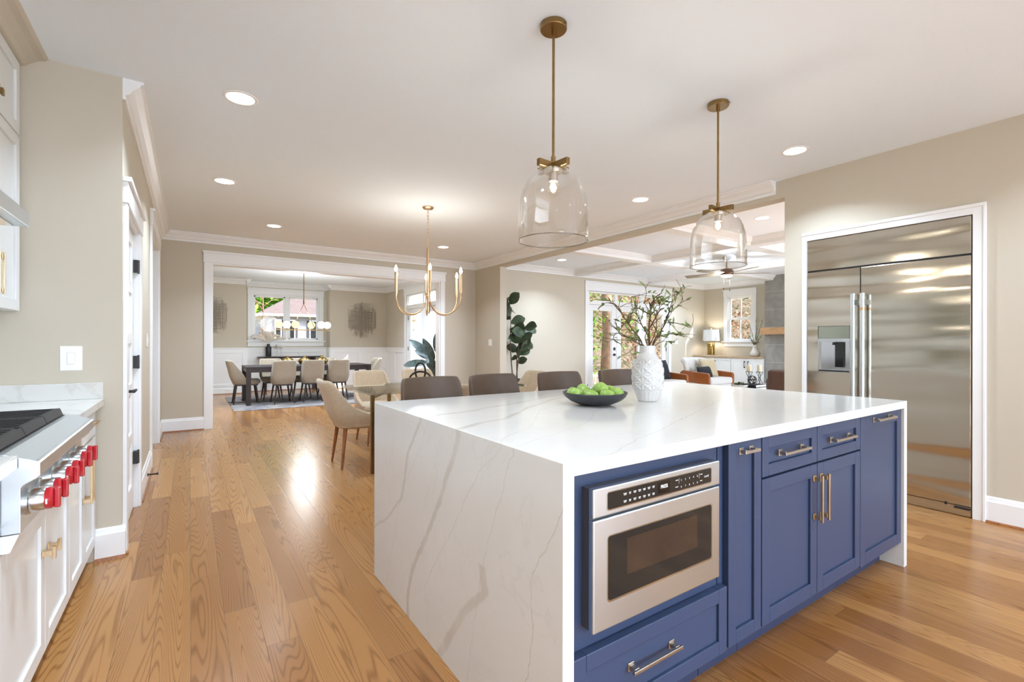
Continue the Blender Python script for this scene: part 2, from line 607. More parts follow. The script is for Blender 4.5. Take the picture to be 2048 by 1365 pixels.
def mat_quartz(name, veins=True):
    t = NT(name)
    co = t.coord()
    sep = t.n('ShaderNodeSeparateXYZ')
    t.link(co, sep.inputs[0])
    x, y, z = sep.outputs
    white = srgb(219, 218, 213)
    grey = srgb(192, 187, 176)
    wob = t.noise(co, 4.5, 5, 0.65)
    wob2 = t.noise(t.mapping(co, (1, 1, 1), (3.1, 1.7, 5.3)), 22, 3, 0.6)
    cloud = t.noise(t.mapping(co, (1, 1, 1), (7, 2, 1)), 1.6, 4, 0.6)
    col = t.ramp(cloud, [(0.35, srgb(214, 212, 206)), (0.7, white)])
    if veins:
        # distance along the sheet: negative down the near end, positive along the top
        tt = t.math('ADD', t.math('SUBTRACT', x, 0.813), t.math('SUBTRACT', z, 0.915))
        tn = t.maprange(tt, -1.0, 2.5, 0.0, 1.0)
        V = [
            ([(-0.95, 2.9), (-0.65, 2.48), (-0.55, 2.30), (-0.42, 2.14), (-0.40, 2.11), (-0.176, 2.04), (-0.01, 1.896), (0.3, 1.95), (1.2, 2.3), (2.5, 2.6)], 0.016, 0.75),
            ([(-0.95, 2.03), (-0.839, 2.038), (-0.681, 1.981), (-0.514, 1.847), (-0.307, 1.704), (-0.142, 1.618), (-0.015, 1.55), (0.13, 1.62), (0.28, 1.67), (0.57, 1.90), (0.9, 2.1), (2.5, 2.9)], 0.019, 0.85),
            ([(-0.95, 1.80), (-0.7, 1.85), (-0.485, 1.681), (-0.38, 1.597), (-0.245, 1.511), (-0.103, 1.394), (-0.006, 1.243), (0.03, 1.316), (0.25, 1.448), (0.57, 1.80), (2.5, 2.7)], 0.003, 0.55),
            ([(-0.95, 1.5), (-0.557, 1.41), (-0.33, 1.345), (-0.178, 1.269), (-0.09, 1.235), (-0.008, 1.185), (0.35, 1.341), (0.46, 1.374), (0.82, 1.675), (1.4, 1.9), (2.5, 2.2)], 0.003, 0.5),
            ([(-0.95, 1.75), (-0.868, 1.68), (-0.665, 1.525), (-0.514, 1.36), (-0.44, 1.38), (-0.43, 1.38)], 0.026, 0.7),
            ([(-0.95, 1.16), (-0.645, 1.12), (-0.49, 1.09), (-0.366, 1.11), (-0.168, 0.986), (0.0, 0.9), (2.5, 1.9)], 0.003, 0.7),
            ([(-0.95, 2.35), (-0.6, 2.2), (-0.4, 2.13), (-0.235, 2.0), (-0.1, 1.87), (0.0, 1.83), (2.5, 1.2)], 0.0022, 0.6),
        ]
        wy = t.math('ADD', y, t.math('ADD', t.math('MULTIPLY', t.math('SUBTRACT', wob, 0.5), 0.06), t.math('MULTIPLY', t.math('SUBTRACT', wob2, 0.5), 0.02)))
        fade = t.maprange(t.noise(co, 7, 3), 0.3, 0.6, 0.45, 1.0)
        for pts, w, a in V:
            fc = t.n('ShaderNodeFloatCurve')
            cv = fc.mapping.curves[0]
            ps = [((p + 1.0) / 3.5, yv / 3.0) for p, yv in pts]
            cv.points[0].location = ps[0]
            cv.points[1].location = ps[-1]
            for q in ps[1:-1]:
                cv.points.new(*q)
            for q in cv.points:
                q.handle_type = 'VECTOR'
            fc.mapping.update()
            t.link(tn, fc.inputs['Value'])
            d = t.math('ABSOLUTE', t.math('SUBTRACT', wy, t.math('MULTIPLY', fc.outputs[0], 3.0)))
            m = t.math('MULTIPLY', t.math('MULTIPLY', t.maprange(d, w * 0.55, w * 1.1, 1.0, 0.0), a), fade)
            if pts[-1][0] < 0:
                m = t.math('MULTIPLY', m, t.math('LESS_THAN', tt, pts[-1][0]))
            col = t.mix(m, col, grey)
    nv = t.noise(t.mapping(co, (1, 1.6, 1), (1, 4, 9)), 1.3, 6, 0.6, 1.2)
    thin = t.maprange(t.math('ABSOLUTE', t.math('SUBTRACT', nv, 0.5)), 0.0, 0.010 if veins else 0.02, 0.16 if veins else 0.4, 0.0)
    col = t.mix(thin, col, grey)
    t.link(col, t.p.inputs['Base Color'])
    t.set(Roughness=0.13)
    return t.m


M_quartz = mat_quartz('veined_quartz')
M_quartz2 = mat_quartz('veined_quartz_by_range', False)


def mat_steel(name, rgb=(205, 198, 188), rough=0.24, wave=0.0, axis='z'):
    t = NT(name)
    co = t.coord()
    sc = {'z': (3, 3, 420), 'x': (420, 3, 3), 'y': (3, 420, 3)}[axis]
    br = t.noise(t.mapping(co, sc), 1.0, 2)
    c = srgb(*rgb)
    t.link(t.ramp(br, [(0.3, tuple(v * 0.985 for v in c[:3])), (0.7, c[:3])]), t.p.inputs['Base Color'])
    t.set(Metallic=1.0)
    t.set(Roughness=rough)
    if wave:
        wv = t.noise(t.mapping(co, (1, 0.7, 3.6)), 1.0, 1, 0.35)
        w2 = t.noise(t.mapping(co, (1, 0.35, 9.0), (3, 1, 2)), 1.0, 0)
        t.bump(t.math('ADD', wv, t.math('MULTIPLY', w2, 0.22)), wave, 0.05)
    return t.m


M_steel = mat_steel('brushed_stainless_steel', (214, 224, 230), 0.30)
M_steelfr = mat_steel('wavy_stainless_steel', (204, 197, 183), 0.15, wave=0.8)
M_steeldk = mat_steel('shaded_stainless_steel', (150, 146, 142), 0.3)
M_chrome = mat_steel('polished_knob_steel', (206, 212, 216), 0.14, axis='x')


def mat_glass(name, tint=(1, 1, 1), ior=1.45, rough=0.0, boost=1.0, spec=(1, 1, 1), power=4.0):
    t = NT(name)
    t.t.nodes.remove(t.p)
    tr = t.n('ShaderNodeBsdfTransparent')
    tr.inputs[0].default_value = (*tint, 1)
    gl = t.n('ShaderNodeBsdfGlossy')
    gl.inputs['Roughness'].default_value = rough
    gl.inputs['Color'].default_value = (*spec, 1)
    lw = t.n('ShaderNodeLayerWeight')
    r0 = ((ior - 1) / (ior + 1)) ** 2
    sch = t.math('ADD', t.math('MULTIPLY', t.math('POWER', lw.outputs['Facing'], power), 1 - r0), r0)
    mx = t.n('ShaderNodeMixShader')
    t.link(t.math('MULTIPLY', sch, boost, clamp=True), mx.inputs[0])
    t.link(tr.outputs[0], mx.inputs[1])
    t.link(gl.outputs[0], mx.inputs[2])
    t.link(mx.outputs[0], t.out.inputs[0])
    return t.m


M_pane = mat_glass('window_glass', (0.98, 0.99, 0.98), 1.3, 0.0, 0.5)
M_shade = mat_glass('clear_lamp_glass', (0.965, 0.958, 0.945), 1.42, 0.0, 1.2, power=3.0)
M_bulbgl = mat_glass('clear_bulb_glass', (1, 0.98, 0.94), 1.25)
M_tglass = mat_glass('table_glass', (0.92, 0.945, 0.935), 1.5, 0.0, 1.0)


def emit(name, col, st):
    t = NT(name)
    t.t.nodes.remove(t.p)
    em = t.n('ShaderNodeEmission')
    em.inputs[0].default_value = (*col, 1)
    em.inputs[1].default_value = st
    t.link(em.outputs[0], t.out.inputs[0])
    return t.m


E_down = emit('downlight_lens', (1, 0.97, 0.92), 5.0)
E_bulb = emit('bulb_filament', (1, 0.86, 0.62), 30.0)
E_candle = emit('candle_bulb', (1, 0.88, 0.7), 30.0)
E_globe = emit('opal_globe_warm', (1, 0.78, 0.44), 1.0)
E_globew = emit('opal_globe_white', (1, 0.93, 0.8), 1.1)
E_fan = emit('fan_light_lens', (1, 0.97, 0.92), 4.0)
E_lcd = emit('display_digits', (0.85, 0.95, 1.0), 1.2)
M_blackglass = plain('black_glass', (30, 32, 32), 0.08, var=0.02)
M_smoke = plain('smoked_oven_glass', (56, 44, 36), 0.06, var=0.1, vscale=8)
M_lcdbg = plain('display_black', (16, 12, 14), 0.1, var=0.02)
M_dispg = plain('grey_green_display', (132, 136, 120), 0.12, var=0.02)


def mat_tile():
    t = NT('grey_stone_tile')
    co = t.coord()
    sep = t.n('ShaderNodeSeparateXYZ')
    t.link(co, sep.inputs[0])
    zz = t.math('DIVIDE', t.math('ADD', sep.outputs[2], 4.0), 0.40)
    fz = t.math('FRACT', zz)
    ed = t.math('MULTIPLY', t.math('MINIMUM', fz, t.math('SUBTRACT', 1.0, fz)), 0.40)
    gr = t.maprange(ed, 0.002, 0.004, 1.0, 0.0)
    row = t.n('ShaderNodeTexWhiteNoise', noise_dimensions='1D')
    t.link(t.math('FLOOR', zz), row.inputs['W'])
    nz = t.noise(co, 3.2, 6, 0.65, 0.8)
    c = t.ramp(nz, [(0.25, srgb(118, 117, 112)), (0.75, srgb(164, 162, 156))])
    c = t.mix(t.math('MULTIPLY', row.outputs['Value'], 0.3), c, srgb(112, 110, 104))
    c = t.mix(gr, c, srgb(186, 184, 178))
    t.link(c, t.p.inputs['Base Color'])
    t.set(Roughness=0.5)
    return t.m


M_tile = mat_tile()


def mat_rug():
    t = NT('patterned_rug_pile')
    co = t.coord()
    a = t.noise(t.mapping(co, (1.2, 3.0, 1)), 2.2, 5, 0.65, 1.4)
    b = t.noise(co, 60, 2)
    c = t.ramp(a, [(0.34, srgb(58, 62, 84)), (0.46, srgb(112, 108, 112)), (0.58, srgb(158, 146, 134)), (0.7, srgb(124, 106, 94))])
    c = t.mix(0.18, c, t.ramp(b, [(0.3, srgb(90, 88, 92)), (0.7, srgb(190, 184, 178))]))
    t.link(c, t.p.inputs['Base Color'])
    t.set(Roughness=1.0)
    t.bump(b, 0.3, 0.01)
    return t.m


M_rug = mat_rug()


def mat_siding(name, rgb, pitch=0.14):
    t = NT(name)
    sep = t.n('ShaderNodeSeparateXYZ')
    t.link(t.coord(), sep.inputs[0])
    f = t.math('FRACT', t.math('DIVIDE', t.math('ADD', sep.outputs[2], 5.0), pitch))
    c = srgb(*rgb)
    t.link(t.ramp(f, [(0.0, tuple(v * 0.45 for v in c[:3])), (0.09, c[:3]), (1.0, c[:3])]), t.p.inputs['Base Color'])
    t.set(Roughness=0.6)
    t.bump(f, 0.4, 0.02)
    return t.m


M_siding = mat_siding('white_lap_siding', (158, 155, 162))
M_siding2 = mat_siding('bright_lap_siding', (236, 238, 242), 0.12)


def mat_hill(name, stops, s=0.8):
    t = NT(name)
    co = t.coord()
    a = t.noise(co, s, 8, 0.72, 0.6)
    t.link(t.ramp(a, stops), t.p.inputs['Base Color'])
    t.set(Roughness=1.0)
    t.bump(t.noise(co, 3, 6, 0.7), 1.0, 0.3)
    return t.m


M_ground = mat_hill('leaf_litter_lawn', [(0.3, srgb(112, 104, 62)), (0.5, srgb(164, 146, 98)), (0.7, srgb(176, 150, 118))])
M_wood_hill = mat_hill('wooded_slope', [(0.32, srgb(36, 32, 16)), (0.44, srgb(84, 74, 40)), (0.54, srgb(118, 96, 72)), (0.68, srgb(148, 126, 104))], 2.4)
# ================================================================== the setting
def struct(name, mb, m, bevel=0.0, parent=None, **k):
    o = mb.build(name, m, parent, bevel=bevel, **k)
    if not parent:
        o['kind'] = 'structure'
    return o


ZC = 2.756
struct('floor', MB().box(-1.16, -3.7, -0.12, 11.5, 13.7, 0.0), M_floor)
struct('ceiling', MB().box(-1.16, -3.7, ZC, 4.715, 8.03, ZC + 0.14), M_ceil)
struct('ceiling_dining', MB().box(-0.47, 8.03, ZC, 4.77, 13.75, ZC + 0.14), M_ceil)
struct('ceiling_living', MB().box(4.715, 0.2, 2.77, 11.5, 7.8, 2.91), M_ceil)

# kitchen
struct('wall_left', MB().box(-1.16, -3.7, 0, -1.06, 3.65, ZC), M_wall)
w = MB().box(-1.06, 3.53, 0, -0.3225, 3.65, ZC)
w.box(-0.4425, 3.65, 2.045, -0.3225, 4.53, ZC)
w.box(-0.4425, 4.53, 0, -0.3225, 5.89, ZC)
w.box(-0.4425, 5.89, 2.37, -0.3225, 7.25, ZC)
w.box(-0.4425, 7.25, 0, -0.3225, 8.03, ZC)
struct('wall_pantry', w, M_wall)
# a closet and a passage lie behind the pantry wall
struct('wall_passage', MB().box(-1.5, 5.0, 0, -1.4, 8.03, ZC).box(-1.4, 5.0, 0, -0.4425, 5.1, ZC).box(-1.16, 3.65, ZC - 0.01, -0.4425, 8.03, ZC), M_wall)
w = MB().box(-0.47, 8.03, 0, 0.255, 8.18, ZC).box(3.825, 8.03, 0, 4.77, 8.18, ZC).box(0.255, 8.03, 2.365, 3.825, 8.18, ZC)
struct('wall_back', w, M_wall)
w = MB().box(4.575, -3.7, 0, 4.715, 0.955, ZC).box(4.575, 2.055, 0, 4.715, 2.25, ZC).box(4.575, 0.955, 2.148, 4.715, 2.055, ZC)
w.box(4.715, 0.80, 0, 5.32, 0.94, ZC).box(4.715, 2.07, 0, 5.32, 2.25, ZC).box(5.22, 0.94, 0, 5.32, 2.07, ZC)
struct('wall_right', w, M_wall)
w = MB().box(4.575, 7.15, 0, 4.715, 8.03, ZC).box(4.575, 2.25, 2.59, 4.715, 7.15, ZC)
struct('wall_opening', w, M_wall)
w = MB().box(-1.16, -3.8, 0, -0.9, -3.7, ZC).box(4.45, -3.8, 0, 4.715, -3.7, ZC).box(-0.9, -3.8, 2.62, 4.45, -3.7, ZC)
struct('wall_rear', w, M_wall)

# dining room
w = MB().box(-0.47, 8.18, 0, -0.32, 13.7, ZC)
struct('wall_dining_left', w, M_wall)
w = MB().box(-0.32, 13.2, 0, 1.14, 13.35, ZC).box(3.09, 13.2, 0, 4.62, 13.35, ZC)
w.box(1.02, 13.35, 0, 1.14, 13.55, ZC).box(3.09, 13.35, 0, 3.21, 13.55, ZC)
w.box(1.02, 13.55, 0, 3.21, 13.7, 1.27).box(1.02, 13.55, 2.45, 3.21, 13.7, ZC).box(1.02, 13.55, 1.27, 1.30, 13.7, 2.45).box(2.89, 13.55, 1.27, 3.21, 13.7, 2.45)
struct('wall_dining_back', w, M_wall)
w = MB().box(4.62, 8.18, 0, 4.77, 9.68, ZC).box(4.62, 11.72, 0, 4.77, 13.7, ZC).box(4.62, 9.68, 2.45, 4.77, 11.72, ZC)
struct('wall_dining_right', w, M_wall)

# living room
w = MB().box(4.715, 7.65, 0, 7.17, 7.8, 2.77).box(9.86, 7.65, 0, 11.5, 7.8, 2.77).box(7.17, 7.65, 2.37, 9.86, 7.8, 2.77)
struct('wall_living_back', w, M_wall)
w = MB().box(11.35, 0.2, 0, 11.44, 6.335, 2.77).box(11.35, 6.98, 0, 11.44, 7.65, 2.77).box(11.35, 6.335, 0, 11.44, 6.98, 1.28).box(11.35, 6.335, 2.42, 11.44, 6.98, 2.77)
struct('wall_living_right', w, M_wall)
w = MB().box(4.715, 0.2, 0, 5.4, 0.35, 2.77).box(11.2, 0.2, 0, 11.35, 0.35, 2.77).box(5.4, 0.2, 2.70, 11.2, 0.35, 2.77)
struct('wall_living_front', w, M_wall)

# mouldings
CROWN = [(0, 0), (0.098, 0), (0.098, 0.014), (0.084, 0.02), (0.08, 0.032), (0.05, 0.058), (0.03, 0.088), (0.014, 0.096), (0.014, 0.122), (0, 0.122)]


def crown(mb, axis, face, sgn, a0, a1, z=ZC, prof=CROWN, k=1.0):
    """axis = direction it runs in; face = the wall plane; sgn = side it projects to"""
    poly = [(face + sgn * o * k, z - d * k) for o, d in prof]
    mb.prism(poly, axis, a0, a1)
    return mb


m = MB()
crown(m, 'y', -0.3225, 1, 3.53, 8.03)
crown(m, 'x', 8.03, -1, -0.3225, 4.575)
crown(m, 'y', 4.575, -1, 2.33, 8.03)
struct('trim_1', m, M_trim)
m = MB()
crown(m, 'x', 13.2, -1, -0.32, 1.14)
crown(m, 'x', 13.2, -1, 3.09, 4.62)
crown(m, 'x', 13.55, -1, 1.14, 3.09)
crown(m, 'y', 1.14, 1, 13.1, 13.55)
crown(m, 'y', 3.09, -1, 13.1, 13.55)
crown(m, 'y', 4.62, -1, 8.18, 13.2)
crown(m, 'y', -0.32, 1, 8.18, 13.2)
struct('trim_2', m, M_trim)
m = MB()
crown(m, 'x', 7.65, -1, 4.715, 11.35, 2.77)
crown(m, 'y', 11.35, -1, 0.35, 7.65, 2.77)
crown(m, 'y', 4.715, 1, 2.25, 7.65, 2.77)
struct('trim_3', m, M_trim)
# soffit cove above the left wall cabinets, painted like the wall
SOF = [(-0.74, 2.756), (-0.632, 2.756), (-0.645, 2.742), (-0.672, 2.735), (-0.705, 2.71), (-0.722, 2.692), (-0.74, 2.688)]
struct('trim_4', MB().prism(SOF, 'y', -1.0, 3.53).box(-1.06, -1.0, 2.688, -0.74, 3.53, 2.756), M_wall)


def beam(axis, c, a0, a1, wd=0.10):
    z0, z1 = (2.655 if axis == 'y' else 2.657), 2.77
    poly = [(c - wd, z0), (c + wd, z0), (c + wd, z0 + 0.045), (c + wd + 0.015, z0 + 0.05), (c + wd + 0.05, z1 - 0.02), (c + wd + 0.055, z1),
            (c - wd - 0.055, z1), (c - wd - 0.05, z1 - 0.02), (c - wd - 0.015, z0 + 0.05), (c - wd, z0 + 0.045)]
    return struct('ceiling_beam', MB().prism(poly, axis, a0, a1), M_trim)


beam('y', 6.86, 0.35, 7.60)
beam('y', 9.14, 0.35, 7.60)
beam('x', 5.70, 4.76, 11.30)
beam('x', 3.90, 4.76, 11.30)
beam('x', 2.10, 5.32, 11.30)


def baseboard(name, runs, h=0.18, th=0.017):
    """runs: (axis, wall plane, side, from, to)"""
    mb, sh = MB(), MB()
    for ax, f, s, a0, a1 in runs:
        poly = [(f, 0.0), (f + s * th, 0.0), (f + s * th, h - 0.035), (f + s * th * 0.7, h - 0.028), (f + s * th * 0.45, h - 0.006), (f + s * 0.004, h), (f, h)]
        mb.prism(poly, ax, a0, a1)
        q = [(f + s * th, 0.0), (f + s * (th + 0.014), 0.0), (f + s * (th + 0.011), 0.011), (f + s * th, 0.016)]
        sh.prism(q, ax, a0, a1)
    o = struct(name, mb, M_trim)
    sh.build('shoe_molding', M_walnut, o)
    return o


baseboard('baseboard_left', [('x', 3.53, -1, -0.44, -0.3055), ('y', -0.3225, 1, 4.62, 5.80), ('y', -0.3225, 1, 7.34, 8.03), ('y', -0.3225, 1, 3.531, 3.56)])
baseboard('baseboard_back', [('x', 8.03, -1, -0.3225, 0.165), ('x', 8.03, -1, 3.915, 4.575), ('y', 4.575, -1, 7.15, 8.03), ('x', 7.15, -1, 4.558, 4.715)])
baseboard('baseboard_right', [('y', 4.575, -1, -3.7, 0.895), ('y', 4.575, -1, 2.085, 2.25)])
baseboard('baseboard_living', [('x', 7.65, -1, 4.715, 7.07)])
baseboard('baseboard_dining', [('x', 13.2, -1, -0.32, 1.14), ('x', 13.2, -1, 3.09, 4.62), ('x', 13.55, -1, 1.14, 3.09), ('y', 4.62, -1, 11.83, 13.2), ('y', 4.62, -1, 8.18, 9.57)], h=0.17)


def casing(mb, xf_axis, face, s, a0, a1, ztop, wd=0.09, hd=0.16, th=0.02, ear=0.02, z0=0.0, cap=0.028):
    """casing round an opening a0..a1 up to ztop, on wall plane 'face' towards side s"""
    def bx(u0, u1, zz0, zz1, t):
        lo, hi = sorted((face, face + s * t))
        if xf_axis == 'x':
            mb.box(u0, lo, zz0, u1, hi, zz1)
        else:
            mb.box(lo, u0, zz0, hi, u1, zz1)
    bx(a0 - wd, a0, z0, ztop, th)
    bx(a1, a1 + wd, z0, ztop, th)
    bx(a0 - wd - ear * 0.4, a1 + wd + ear * 0.4, ztop, ztop + hd - cap, th + 0.006)
    bx(a0 - wd - ear, a1 + wd + ear, ztop + hd - cap, ztop + hd, th + 0.022)
    return mb


# cased opening to the dining room, with its jambs
m = casing(MB(), 'x', 8.03, -1, 0.255, 3.825, 2.365, hd=0.165)
m.box(0.255, 8.025, 0, 0.275, 8.185, 2.365).box(3.805, 8.025, 0, 3.825, 8.185, 2.365).box(0.275, 8.025, 2.345, 3.805, 8.185, 2.365)
casing(m, 'x', 8.18, 1, 0.255, 3.825, 2.365, hd=0.165)
struct('trim_5', m, M_trim, bevel=0.002)
# cased opening of the passage in the pantry wall
m = casing(MB(), 'y', -0.3225, 1, 5.89, 7.25, 2.37, hd=0.165)
m.box(-0.4425, 5.89, 0, -0.3175, 5.908, 2.37).box(-0.4425, 7.232, 0, -0.3175, 7.25, 2.37).box(-0.4425, 5.908, 2.352, -0.3175, 7.232, 2.37)
struct('trim_6', m, M_trim, bevel=0.002)
# pantry door
m = casing(MB(), 'y', -0.3225, 1, 3.65, 4.53, 2.045, hd=0.15)
m.box(-0.4425, 3.65, 0, -0.3175, 3.664, 2.045).box(-0.4425, 4.516, 0, -0.3175, 4.53, 2.045).box(-0.4425, 3.664, 2.031, -0.3175, 4.516, 2.045)
struct('trim_7', m, M_trim, bevel=0.002)
d1 = thing('door_1', None, None, (-0.345, 4.09, 0), kind='structure')
m = MB(facing_px)
D0, D1 = -0.382, -0.346
m.box(3.668, D0, 0.008, 3.668 + 0.105, D1, 2.026).box(4.512 - 0.105, D0, 0.008, 4.512, D1, 2.026)
zs = [0.008, 0.215, 0.50, 0.56, 0.86, 0.92, 1.22, 1.28, 1.58, 1.64, 1.92, 2.026]
for a, b in ((0.008, 0.20), (0.50, 0.58), (0.86, 0.94), (1.22, 1.30), (1.58, 1.66), (1.93, 2.026)):
    m.box(3.773, D0, a, 4.407, D1, b)
m.build('frame', M_trim, d1, bevel=0.004)
for a, b in ((0.20, 0.50), (0.58, 0.86), (0.94, 1.22), (1.30, 1.58), (1.66, 1.93)):
    MB(facing_px).box(3.773, D0, a, 4.407, D1 - 0.014, b).build('panel', M_trim, d1)
for z in (0.38, 1.086, 1.794):
    h = MB().box(-0.346, 4.462, z - 0.045, -0.316, 4.514, z + 0.045).cyl((-0.318, 4.512, z - 0.05), (-0.318, 4.512, z + 0.05), 0.007, n=10)
    h.build('hinge', M_black, d1)
h = MB().cyl((-0.346, 3.735, 0.93), (-0.338, 3.735, 0.93), 0.027, n=20).cyl((-0.338, 3.735, 0.93), (-0.285, 3.735, 0.93), 0.009, n=12)
h.tube([(-0.285, 3.725, 0.93), (-0.283, 3.78, 0.93), (-0.283, 3.85, 0.929)], [0.011, 0.010, 0.008], 10)
h.build('handle', M_black, d1, smooth=True, autosm=40)


# ---- dining window
w1 = thing('window_1', None, None, (2.09, 13.55, 1.27), kind='structure')
m = casing(MB(), 'x', 13.55, -1, 1.30, 2.89, 2.45, wd=0.105, hd=0.165, z0=1.27)
m.box(1.15, 13.49, 1.245, 3.04, 13.56, 1.275).box(1.19, 13.53, 1.13, 3.0, 13.55, 1.245)
m.build('window_casing', M_trim, w1, bevel=0.003)
m = MB().box(1.30, 13.555, 1.27, 1.335, 13.66, 2.45).box(2.855, 13.555, 1.27, 2.89, 13.66, 2.45)
m.box(1.335, 13.555, 1.27, 2.855, 13.66, 1.31).box(1.335, 13.555, 2.415, 2.855, 13.66, 2.45).box(2.05, 13.56, 1.31, 2.14, 13.66, 2.415)
m.build('window_frame', M_trim, w1, bevel=0.002)
for a, b in ((1.335, 2.05), (2.14, 2.855)):
    s = MB().box(a, 13.59, 1.31, a + 0.035, 13.63, 2.415).box(b - 0.035, 13.59, 1.31, b, 13.63, 2.415).box(a, 13.59, 1.31, b, 13.63, 1.345).box(a, 13.59, 2.38, b, 13.63, 2.415)
    so = s.build('sash', M_trim, w1, bevel=0.002)
    MB().box(a + 0.03, 13.607, 1.34, b - 0.03, 13.613, 2.385).build('pane', M_pane, so)

# ---- living room window
w2 = thing('window_2', None, None, (11.35, 6.66, 1.28), kind='structure')
m = casing(MB(), 'y', 11.35, -1, 6.335, 6.98, 2.42, wd=0.10, hd=0.165, z0=1.28)
m.box(11.29, 6.19, 1.25, 11.36, 7.125, 1.285).box(11.33, 6.24, 1.15, 11.35, 7.075, 1.25)
m.build('window_casing', M_trim, w2, bevel=0.003)
m = MB().box(11.355, 6.335, 1.28, 11.43, 6.36, 2.42).box(11.355, 6.955, 1.28, 11.43, 6.98, 2.42).box(11.355, 6.36, 1.28, 11.43, 6.955, 1.305).box(11.355, 6.36, 2.395, 11.43, 6.955, 2.42)
m.build('window_frame', M_trim, w2, bevel=0.002)
for za, zb, xo in ((1.305, 1.855, 11.365), (1.84, 2.395, 11.395)):
    s = MB().box(xo, 6.36, za, xo + 0.03, 6.40, zb).box(xo, 6.915, za, xo + 0.03, 6.955, zb).box(xo, 6.40, za, xo + 0.03, 6.915, za + 0.04).box(xo, 6.40, zb - 0.035, xo + 0.03, 6.915, zb)
    so = s.build('sash', M_trim, w2, bevel=0.002)
    MB().box(xo + 0.005, 6.648, za + 0.04, xo + 0.022, 6.668, zb - 0.035).build('muntin', M_trim, so)
    MB().box(xo + 0.011, 6.395, za + 0.035, xo + 0.016, 6.92, zb - 0.03).build('pane', M_pane, so)


def glass_door(name, xf, lf, z1, d0, d1, loc, transom, hinge_at, handle_at, bolt_at=None, zg=0.24):
    """a row of glazed leaves under a transom; xf maps (across, depth, up)"""
    r = thing(name, None, None, loc, kind='structure')
    u0, u1 = lf[0][0], lf[-1][1]
    fr = MB(xf)
    fr.box(u0 - 0.03, d0 - 0.03, 0, u0, d1 + 0.03, transom[1] + 0.03).box(u1, d0 - 0.03, 0, u1 + 0.03, d1 + 0.03, transom[1] + 0.03)
    fr.box(u0, d0 - 0.03, z1, u1, d1 + 0.03, transom[0]).box(u0, d0 - 0.03, transom[1], u1, d1 + 0.03, transom[1] + 0.03)
    fr.build('door_frame', M_trim, r, bevel=0.002)
    n = transom[2]
    for i in range(n):
        a, b = u0 + (u1 - u0) * i / n, u0 + (u1 - u0) * (i + 1) / n
        tr = MB(xf).box(a, d0, transom[0], a + 0.04, d1, transom[1]).box(b - 0.04, d0, transom[0], b, d1, transom[1])
        tr = tr.build('transom', M_trim, r)
        MB(xf).box(a + 0.04, (d0 + d1) / 2 - 0.003, transom[0], b - 0.04, (d0 + d1) / 2 + 0.003, transom[1]).build('pane', M_pane, tr)
    for i, (a, b) in enumerate(lf):
        st = 0.15
        ga, gb, gt = a + st, b - st, z1 - 0.13
        L = MB(xf).box(a + 0.004, d0, 0.01, ga, d1, z1 - 0.005).box(gb, d0, 0.01, b - 0.004, d1, z1 - 0.005)
        L.box(ga, d0, 0.01, gb, d1, zg).box(ga, d0, gt, gb, d1, z1 - 0.005)
        lo = L.build('door_leaf', M_trim, r, bevel=0.003)
        MB(xf).box(ga - 0.005, (d0 + d1) / 2 - 0.004, zg - 0.005, gb + 0.005, (d0 + d1) / 2 + 0.004, gt + 0.005).build('pane', M_pane, lo)
        if i in hinge_at:
            for z in (0.3, 1.08, 1.86):
                hu = a if hinge_at[i] < 0 else b
                hd = min(d0, d1) if xf is facing_my else min(d0, d1)
                MB(xf).box(hu - 0.012, hd - 0.012, z - 0.05, hu + 0.012, hd + 0.004, z + 0.05).build('hinge', M_black, lo)
        if i in handle_at:
            hu, hz = handle_at[i]
            hd = min(d0, d1)
            k = 0.09 if hu < (a + b) / 2 else -0.09
            h = MB(xf).box(hu - 0.028, hd - 0.008, hz - 0.028, hu + 0.028, hd, hz + 0.028)
            h.box(hu - 0.008, hd - 0.05, hz - 0.008, hu + 0.008, hd, hz + 0.008).box(min(hu, hu + k), hd - 0.056, hz - 0.01, max(hu, hu + k), hd - 0.042, hz + 0.01)
            h.build('handle', M_black, lo)
            if bolt_at:
                MB(xf).box(hu - 0.026, hd - 0.014, hz + 0.10, hu + 0.026, hd, hz + 0.165).build('deadbolt', M_black, lo)
    return r


m = casing(MB(), 'x', 7.65, -1, 7.17, 9.86, 2.37, wd=0.10, hd=0.21)
m.box(7.17, 7.65, 0, 7.19, 7.8, 2.37)
struct('trim_8', m, M_trim, bevel=0.002)
glass_door('door_2', facing_my, [(7.20, 8.08), (8.08, 8.955), (8.955, 9.83)], 2.08, 7.69, 7.735, (8.5, 7.7, 0), (2.17, 2.335, 3), {0: -1, 2: 1}, {0: (8.01, 0.965)}, True)
m = casing(MB(), 'y', 4.62, -1, 9.71, 11.69, 2.45, wd=0.11, hd=0.17)
struct('trim_9', m, M_trim, bevel=0.002)
glass_door('door_3', facing_px, [(9.745, 10.70), (10.70, 11.655)], 2.09, 4.66, 4.705, (4.68, 10.7, 0), (2.19, 2.415, 2), {1: 1, 0: -1}, {1: (10.82, 0.95)}, False)

